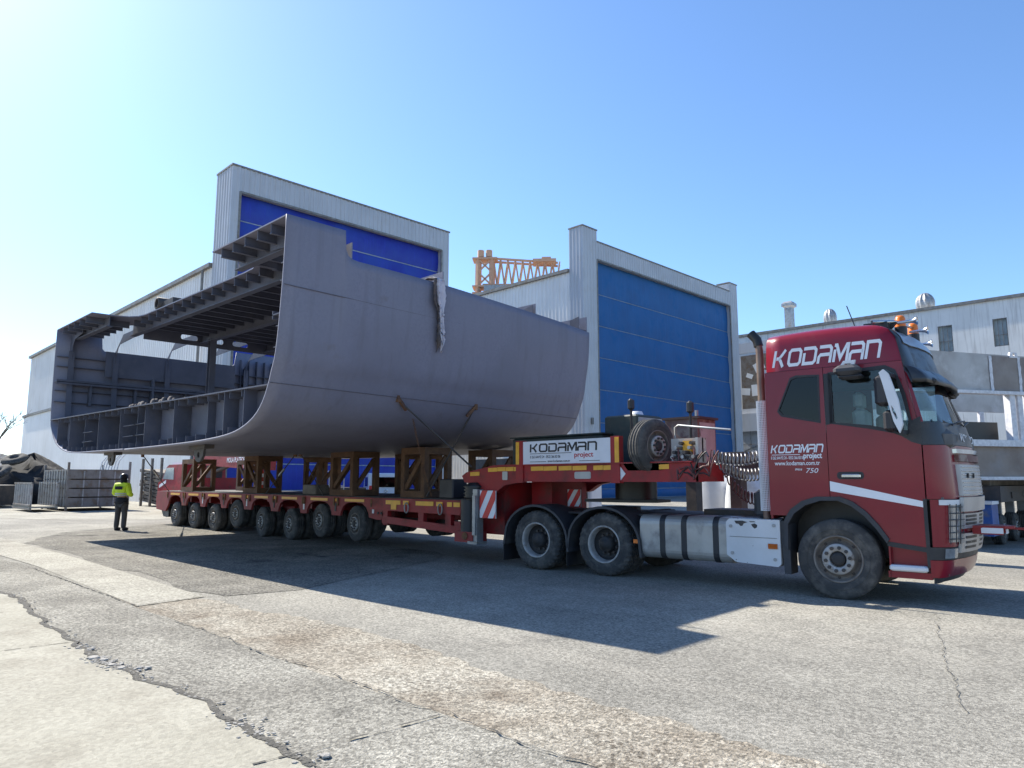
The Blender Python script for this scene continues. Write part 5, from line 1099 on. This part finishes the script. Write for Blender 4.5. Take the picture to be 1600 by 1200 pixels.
# white van
t = thing('parked_van', 'white van parked facing away behind the trailer', 'van', (-32.2, 22.6, 0), R(150))
def Bv(mb, n, m, p=None): return mb.build(n, m, p or t, world=False)
vp = [(-.0, .35), (-.08, .9), (-.05, 1.9), (.1, 1.97), (3.2, 1.97), (3.9, 1.3), (4.7, 1.1), (4.8, .35)]
bd = Bv(MB().plate(vp, (), 1.84, XZ(.92)), 'body', 'van_white'); Bv(MB().bb(-.1, -.05, -.72, .72, 1.22, 1.75), 'rear_window', 'tint_glass', bd)
Bv(MB().bb(-.14, -.07, -.88, .88, .38, .68), 'bumper', 'fender_grey', bd); Bv(MB().bb(-.15, -.13, -.28, .28, .7, .82), 'number_plate', 'decal_white', bd); Bv(MB().lathe([(.05, -.0), (.075, -.01), (.095, 0)], (-.1, 0, 1.02), 'X', 18), 'emblem', 'chrome', bd)
for y in (-.8, .8): Bv(MB().bb(-.11, -.02, y - .08, y + .08, .8, 1.3), 'tail_lamp', 'reflector_red', bd)
for x in (.8, 3.8):
    for y, fr in ((-.82, 0), (.82, 1)): wheel('van', .33, .2, False, t, (x, y, .33), bool(fr))
for y in (-.925, .921): Bv(MB().bb(.5, 3.0, y, y + .004, 1.25, 1.75), 'side_window', 'tint_glass', bd)
# dark steel frame with crates, white cabinet, brown frame, bags
t = thing('steel_gantry_beam', 'long dark steel beam on posts behind the gooseneck', 'beam', (-19.5, 24, 0)); MB().bb(-26.5, -12, 23.8, 24.2, 1.95, 2.6).build('beam', 'dark_steel', t)
for x in (-26, -19.2, -12.4): MB().bb(x - .15, x + .15, 23.85, 24.15, 0, 1.95).build('post', 'dark_steel', t)
for k, (x, wd_, m, lab) in enumerate(((-18.3, 1.5, 'galv', 'grey wired bale on the dark beam left of the sign board'), (-16.3, 1.5, 'rubble', 'speckled stone crate on the dark beam left of the sign board'), (-22.6, 3.2, 'white_paint', 'flat white crate on the dark beam behind the trestle'))):
    tag(MB().cbox((x, 24, 2.6 + .42), (wd_, .8, .84), .03).build('crate', m, None), lab, 'crate', 'crates on the dark beam')
t = thing('pump_cabinet', 'pale grey electrical cabinet behind the gooseneck neck', 'cabinet', (-12.6, 15.5, 0)); MB().cbox((-12.6, 15.5, 1.1), (.7, .5, 2.0), .03).build('housing', 'white_paint', t); MB().bb(-12.9, -12.3, 15.235, 15.25, .3, 2.0).build('cabinet_door', 'white_paint', t); MB().bb(-12.45, -12.35, 15.22, 15.236, 1.1, 1.4).build('handle', 'black_plastic', t); MB().bb(-12.95, -12.25, 15.25, 15.75, 0, .1).build('plinth', 'dark_steel', t)
t = thing('work_frame', 'brown steel frame on thick legs behind the coiled hoses', 'frame', (-7.3, 16, 0)); MB().bb(-9.9, -4.4, 15.8, 16.2, 1.72, 2.22).build('beam', 'brown_steel', t); MB().bb(-9.9, -4.4, 15.75, 16.25, 2.2, 2.24).build('flange', 'brown_steel', t)
for x in (-9.55, -8.35, -4.8): MB().bb(x - .14, x + .14, 15.85, 16.15, 0, 1.72).build('leg', 'brown_steel' if x > -9 else 'dark_steel', t)
random.seed(4)
for k, (x, y, s, lab) in enumerate(((-10.4, 18.6, 1.0, 'white bulk bag left of the brown frame leg behind the chassis'), (-9.3, 18.4, 1.05, 'white bulk bag right of the brown frame leg behind the chassis'))):
    mb = MB(); rows = []
    for j in range(9): f = j / 8; rows.append([V(x + .55 * s * math.copysign(abs(math.cos(a)) ** .6, math.cos(a)) * (1 + .08 * math.sin(3 * f + k)) * (1 - .25 * f ** 4), y + .5 * s * math.copysign(abs(math.sin(a)) ** .6, math.sin(a)), 1.75 * s * f + .02 * math.sin(5 * a)) for a in [6.28318 * i / 20 for i in range(20)]])
    mb.loft(rows, smooth=True); tag(mb.build('bulk_bag', 'white_paint', None), lab, 'bag', 'white bulk bags behind the chassis')
t = thing('steel_drum', 'shiny horizontal steel tank behind the coiled hoses', 'tank', (-7.4, 19, 0)); MB().cyl((-8.6, 19, 1.1), (-6.0, 19.2, 1.1), .62, 24).build('tank_body', 'galv', t)
for x in (-8.0, -6.6): MB().bb(x - .1, x + .1, 18.6, 19.4, 0, .6).build('saddle', 'dark_steel', t); MB().lathe([(.63, -.04), (.65, -.04), (.65, .04), (.63, .04)], (x, 19.07, 1.1), 'X', 24).build('tank_band', 'cage_grey', t)
tag(MB().loft([[V(-7.9, 17.9, z), V(-6.7, 17.9, z), V(-6.7, 18.2, z), V(-7.9, 18.2, z)] for z in (1.75, 2.05)]).bb(-7.85, -7.75, 17.95, 18.15, 0, 1.75).bb(-6.85, -6.75, 17.95, 18.15, 0, 1.75).build('blue_trough', 'door_ultramarine', None), 'small deep blue trough on legs behind the coiled hoses', 'trough')
t = thing('wire_container', 'mesh container of scrap in front of the ultramarine door', 'container', (-30.5, 18.9, 0)); MB().bb(-31.6, -29.4, 18.3, 19.5, .1, 1.25).build('scrap_fill', 'dark_steel', t); mb = MB()
for k in range(6): mb.bb(-31.6 + k * .44, -31.57 + k * .44, 18.25, 18.29, .1, 2.0)
for z in (.1, .7, 1.3, 2.0): mb.bb(-31.6, -29.4, 18.25, 18.29, z, z + .04)
mb.build('mesh_side', 'galv', t)

# ================================================================ aluminium ship section on a second trailer, right
bt = thing('aluminium_ship_section', 'unpainted grey brown ship superstructure section with window openings behind the cab front', 'ship section', (-4.6, 20.1, 0), math.atan2(.857, .515))
def Bb(mb, n, m, p=None): return mb.build(n, m, p or bt, world=False)
XL0, XL1 = -1.75, 9.0
Bb(MB().plate([(XL0, 3.8), (XL1, 3.75), (XL1, 4.62), (3, 4.72), (XL0, 4.78)], (), .05, XZ(.05)), 'upper_wall', 'block_alu')
Bb(MB().plate([(1.15, 3.82), (1.95, 3.82), (1.95, 4.7), (1.15, 4.71)], (), .01, XZ(.0)), 'brown_plate', 'block_brown'); Bb(MB().plate([(2.05, 3.82), (5.6, 3.8), (5.6, 4.65), (2.05, 4.7)], (), .01, XZ(.0)), 'brown_plate', 'block_brown')
for x in (1.1, 2.0, 5.65, -1.5):
    mb = MB(); mb.loft([[V(x + s * (.035 + .02 * random.random()), -.014 - .004 * random.random(), 3.8 + .9 * k / 14) for s in (-1, 1)] for k in range(15)], closed=False, cap=False); Bb(mb, 'weld_strip', 'weld_white')
Bb(MB().bb(XL0, XL1, -.12, .1, 3.72, 3.8), 'window_head', 'weld_white')
for a, b in ((-2.2, -1.95), (1.55, 1.72), (1.8, 1.95), (2.15, 2.3), (4.6, 4.8), (5.1, 5.3)): Bb(MB().bb(a, b, -.06, .12, 2.58, 3.72), 'mullion', 'weld_white')
Bb(MB().bb(2.3, 4.6, -.04, .1, 3.4, 3.5), 'transom', 'weld_white'); Bb(MB().bar((2.35, .03, 3.68), (2.9, .03, 3.42), .08).bar((3.0, .03, 3.7), (3.3, .03, 3.45), .06), 'brace', 'weld_white')
Bb(MB().bb(XL0, XL1, -.14, .1, 2.42, 2.58), 'window_sill', 'weld_white'); Bb(MB().bb(XL0, XL1, -.02, .04, 1.68, 2.42), 'lower_wall', 'block_brown'); Bb(MB().bb(XL0, XL1, -.1, .0, 1.6, 1.68), 'bottom_rail', 'weld_white')
Bb(MB().bb(XL0, XL1, .1, 5.5, 1.62, 1.72), 'floor_deck', 'dark_steel'); Bb(MB().bb(XL0, XL1, 5.45, 5.5, 1.7, 2.5).bb(XL0, XL1, 5.45, 5.5, 3.9, 4.6), 'back_wall', 'block_alu')
for x in (-.9, 0, 1.1, 3.5, 6.5): Bb(MB().bb(x, x + .18, 5.4, 5.5, 2.5, 3.9), 'back_mullion', 'weld_white')
Bb(MB().bb(-1.6, 1.5, .3, .4, 2.6, 3.05), 'louvre_panel', 'cable_black'); Bb(MB().plate([(2.6, 2.6), (3.6, 2.6), (3.5, 3.2), (3.2, 3.3), (2.6, 3.1)], (), .2, XZ(.6)), 'louvre_panel', 'cable_black')
for x in (1.85, 3.2): Bb(MB().plate([(x - .14, 4.68), (x - .1, 4.82), (x + .1, 4.82), (x + .14, 4.68)], [circ(x, 4.75, .045, 10)], .06, XZ(.04)), 'lifting_eye', 'weld_white')
t2 = thing('modular_trailer', 'blue modular trailer with rows of wheels under the aluminium section', 'trailer', (-5.8, 27, 0))
MB().bb(-7.05, -4.0, 20.75, 36, 1.06, 1.45).build('platform', 'dark_steel', t2); MB().bb(-6.95, -4.08, 20.1, 20.75, .28, 1.02).build('end_box', 'blue_paint', t2); MB().bb(-7.0, -4.05, 20.05, 20.74, 1.025, 1.1).build('end_box_lid', 'white_paint', t2); MB().bb(-6.7, -4.25, 21, 35, 1.46, 1.6).build('timber_packer', 'wood_grey', t2)
for k in range(9):
    y = 21.6 + k * 1.5
    for x, fr in ((-4.27, 1), (-6.75, 0)):
        wr = wheel('mod', .38, .26, False, t2, tuple(V(x, y, .38) - V(-5.8, 27, 0)), rz=R(90) if fr else R(-90)); MB().bb(x - .1, x + .1, y - .05, y + .05, .5, 1.05).build('bogie_leg', 'galv', t2)
    MB().bb(-3.995, -3.97, y + .3, y + 1.1, 1.14, 1.3).build('side_plate', 'galv' if k % 2 else 'dark_steel', t2)

# ================================================================ the worker
pe = thing('person', 'worker in yellow hi-vis jacket, dark trousers and black helmet standing by the trailer tail', 'person', (-25.27, 7.55, 0), R(38))
def skin(name, verts, edges, radii, m, parent, lv=2):
    me = bpy.data.meshes.new(name); me.from_pydata(verts, edges, []); o = bpy.data.objects.new(name, me); COL.objects.link(o); o.parent = parent
    s = o.modifiers.new('skin', 'SKIN'); s.use_smooth_shade = True; o.modifiers.new('sub', 'SUBSURF').levels = lv; o.modifiers['sub'].render_levels = lv
    for i, r in enumerate(radii): me.skin_vertices[0].data[i].radius = (r, r) if not isinstance(r, tuple) else r
    me.skin_vertices[0].data[0].use_root = True; me.materials.append(MATS[m]); PM[o.name] = PM[parent.name]; return o
# faces local +y, x to its right
J = [(0, 0, .95), (0, .0, 1.15), (0, -.01, 1.35), (0, 0, 1.47), (0, .02, 1.56), (0, .04, 1.66), (.09, 0, .9), (.11, .02, .5), (.12, -.02, .1), (.13, .12, .04), (-.09, 0, .9), (-.1, .0, .5), (-.11, -.04, .1), (-.13, .1, .04), (.19, -.01, 1.42), (.27, -.04, 1.15), (.2, .2, 1.12), (.14, .28, 1.15), (-.19, -.01, 1.42), (-.26, -.03, 1.15), (-.17, .2, 1.14), (-.1, .28, 1.18)]
E_ = [(0, 1), (1, 2), (2, 3), (3, 4), (4, 5), (0, 6), (6, 7), (7, 8), (8, 9), (0, 10), (10, 11), (11, 12), (12, 13), (2, 14), (14, 15), (15, 16), (16, 17), (2, 18), (18, 19), (19, 20), (20, 21)]
bo = skin('body', J, E_, [.12, .12, .13, .07, .06, .09, .085, .06, .05, .04, .085, .06, .05, .04, .06, .045, .035, .03, .06, .045, .035, .03], 'skin', pe)
skin('jacket', [(0, 0, 1.06), (0, 0, 1.2), (0, -.01, 1.36), (0, 0, 1.48), (.19, -.01, 1.42), (.275, -.04, 1.16), (.21, .18, 1.11), (-.19, -.01, 1.42), (-.265, -.03, 1.16), (-.18, .18, 1.13)], [(0, 1), (1, 2), (2, 3), (2, 4), (4, 5), (5, 6), (2, 7), (7, 8), (8, 9)], [(.21, .175), (.215, .18), (.215, .18), (.11, .11), .112, .09, .07, .112, .09, .07], 'hivis', bo)
skin('jacket_hem', [(0, 0, .8), (0, 0, .95), (0, 0, 1.08)], [(0, 1), (1, 2)], [(.215, .185), (.22, .185), (.21, .175)], 'navy_cloth', bo)
skin('trousers', [(0, 0, .88), (.1, 0, .8), (.115, .02, .5), (.125, -.01, .05), (-.1, 0, .8), (-.105, 0, .5), (-.115, -.03, .05)], [(0, 1), (1, 2), (2, 3), (0, 4), (4, 5), (5, 6)], [.13, .11, .088, .078, .11, .088, .078], 'trouser', bo)
for sx, yy in ((.13, .03), (-.12, .0)): skin('boot', [(sx, yy - .06, .06), (sx, yy + .08, .05), (sx + .01, yy + .18, .04)], [(0, 1), (1, 2)], [.072, .062, .045], 'navy_cloth', bo)
MB().loft([[V(.115 * math.cos(a) * k, .04 + .135 * math.sin(a) * k, 1.66 + h) for a in [6.28318 * i / 18 for i in range(18)]] for k, h in ((1.12, 0), (1.05, .02), (1, .06), (.85, .11), (.5, .145), (.1, .155))], smooth=True).build('helmet', 'helmet_black', bo, world=False)
MB().loft([[V(.1 * math.cos(a), .03 + .1 * math.sin(a), z) for a in [6.28318 * i / 14 for i in range(14)]] for z in (1.5, 1.58, 1.66)], smooth=True).build('hood', 'navy_cloth', bo, world=False)
MB().loft([[V(x, -.19 - .01 * math.cos(x * 8), z) for x in (-.13, -.06, 0, .06, .13)] for z in (1.3, 1.4)], closed=False, cap=False).build('back_panel', 'navy_cloth', bo, world=False)
mb = MB()
for z in (1.1, 1.155): mb.loft([[V(.222 * math.cos(a), .188 * math.sin(a), z + q) for a in [6.28318 * i / 24 for i in range(24)]] for q in (0, .035)], cap=False, smooth=True)
mb.build('reflective_band', 'reflective_grey', bo, world=False)
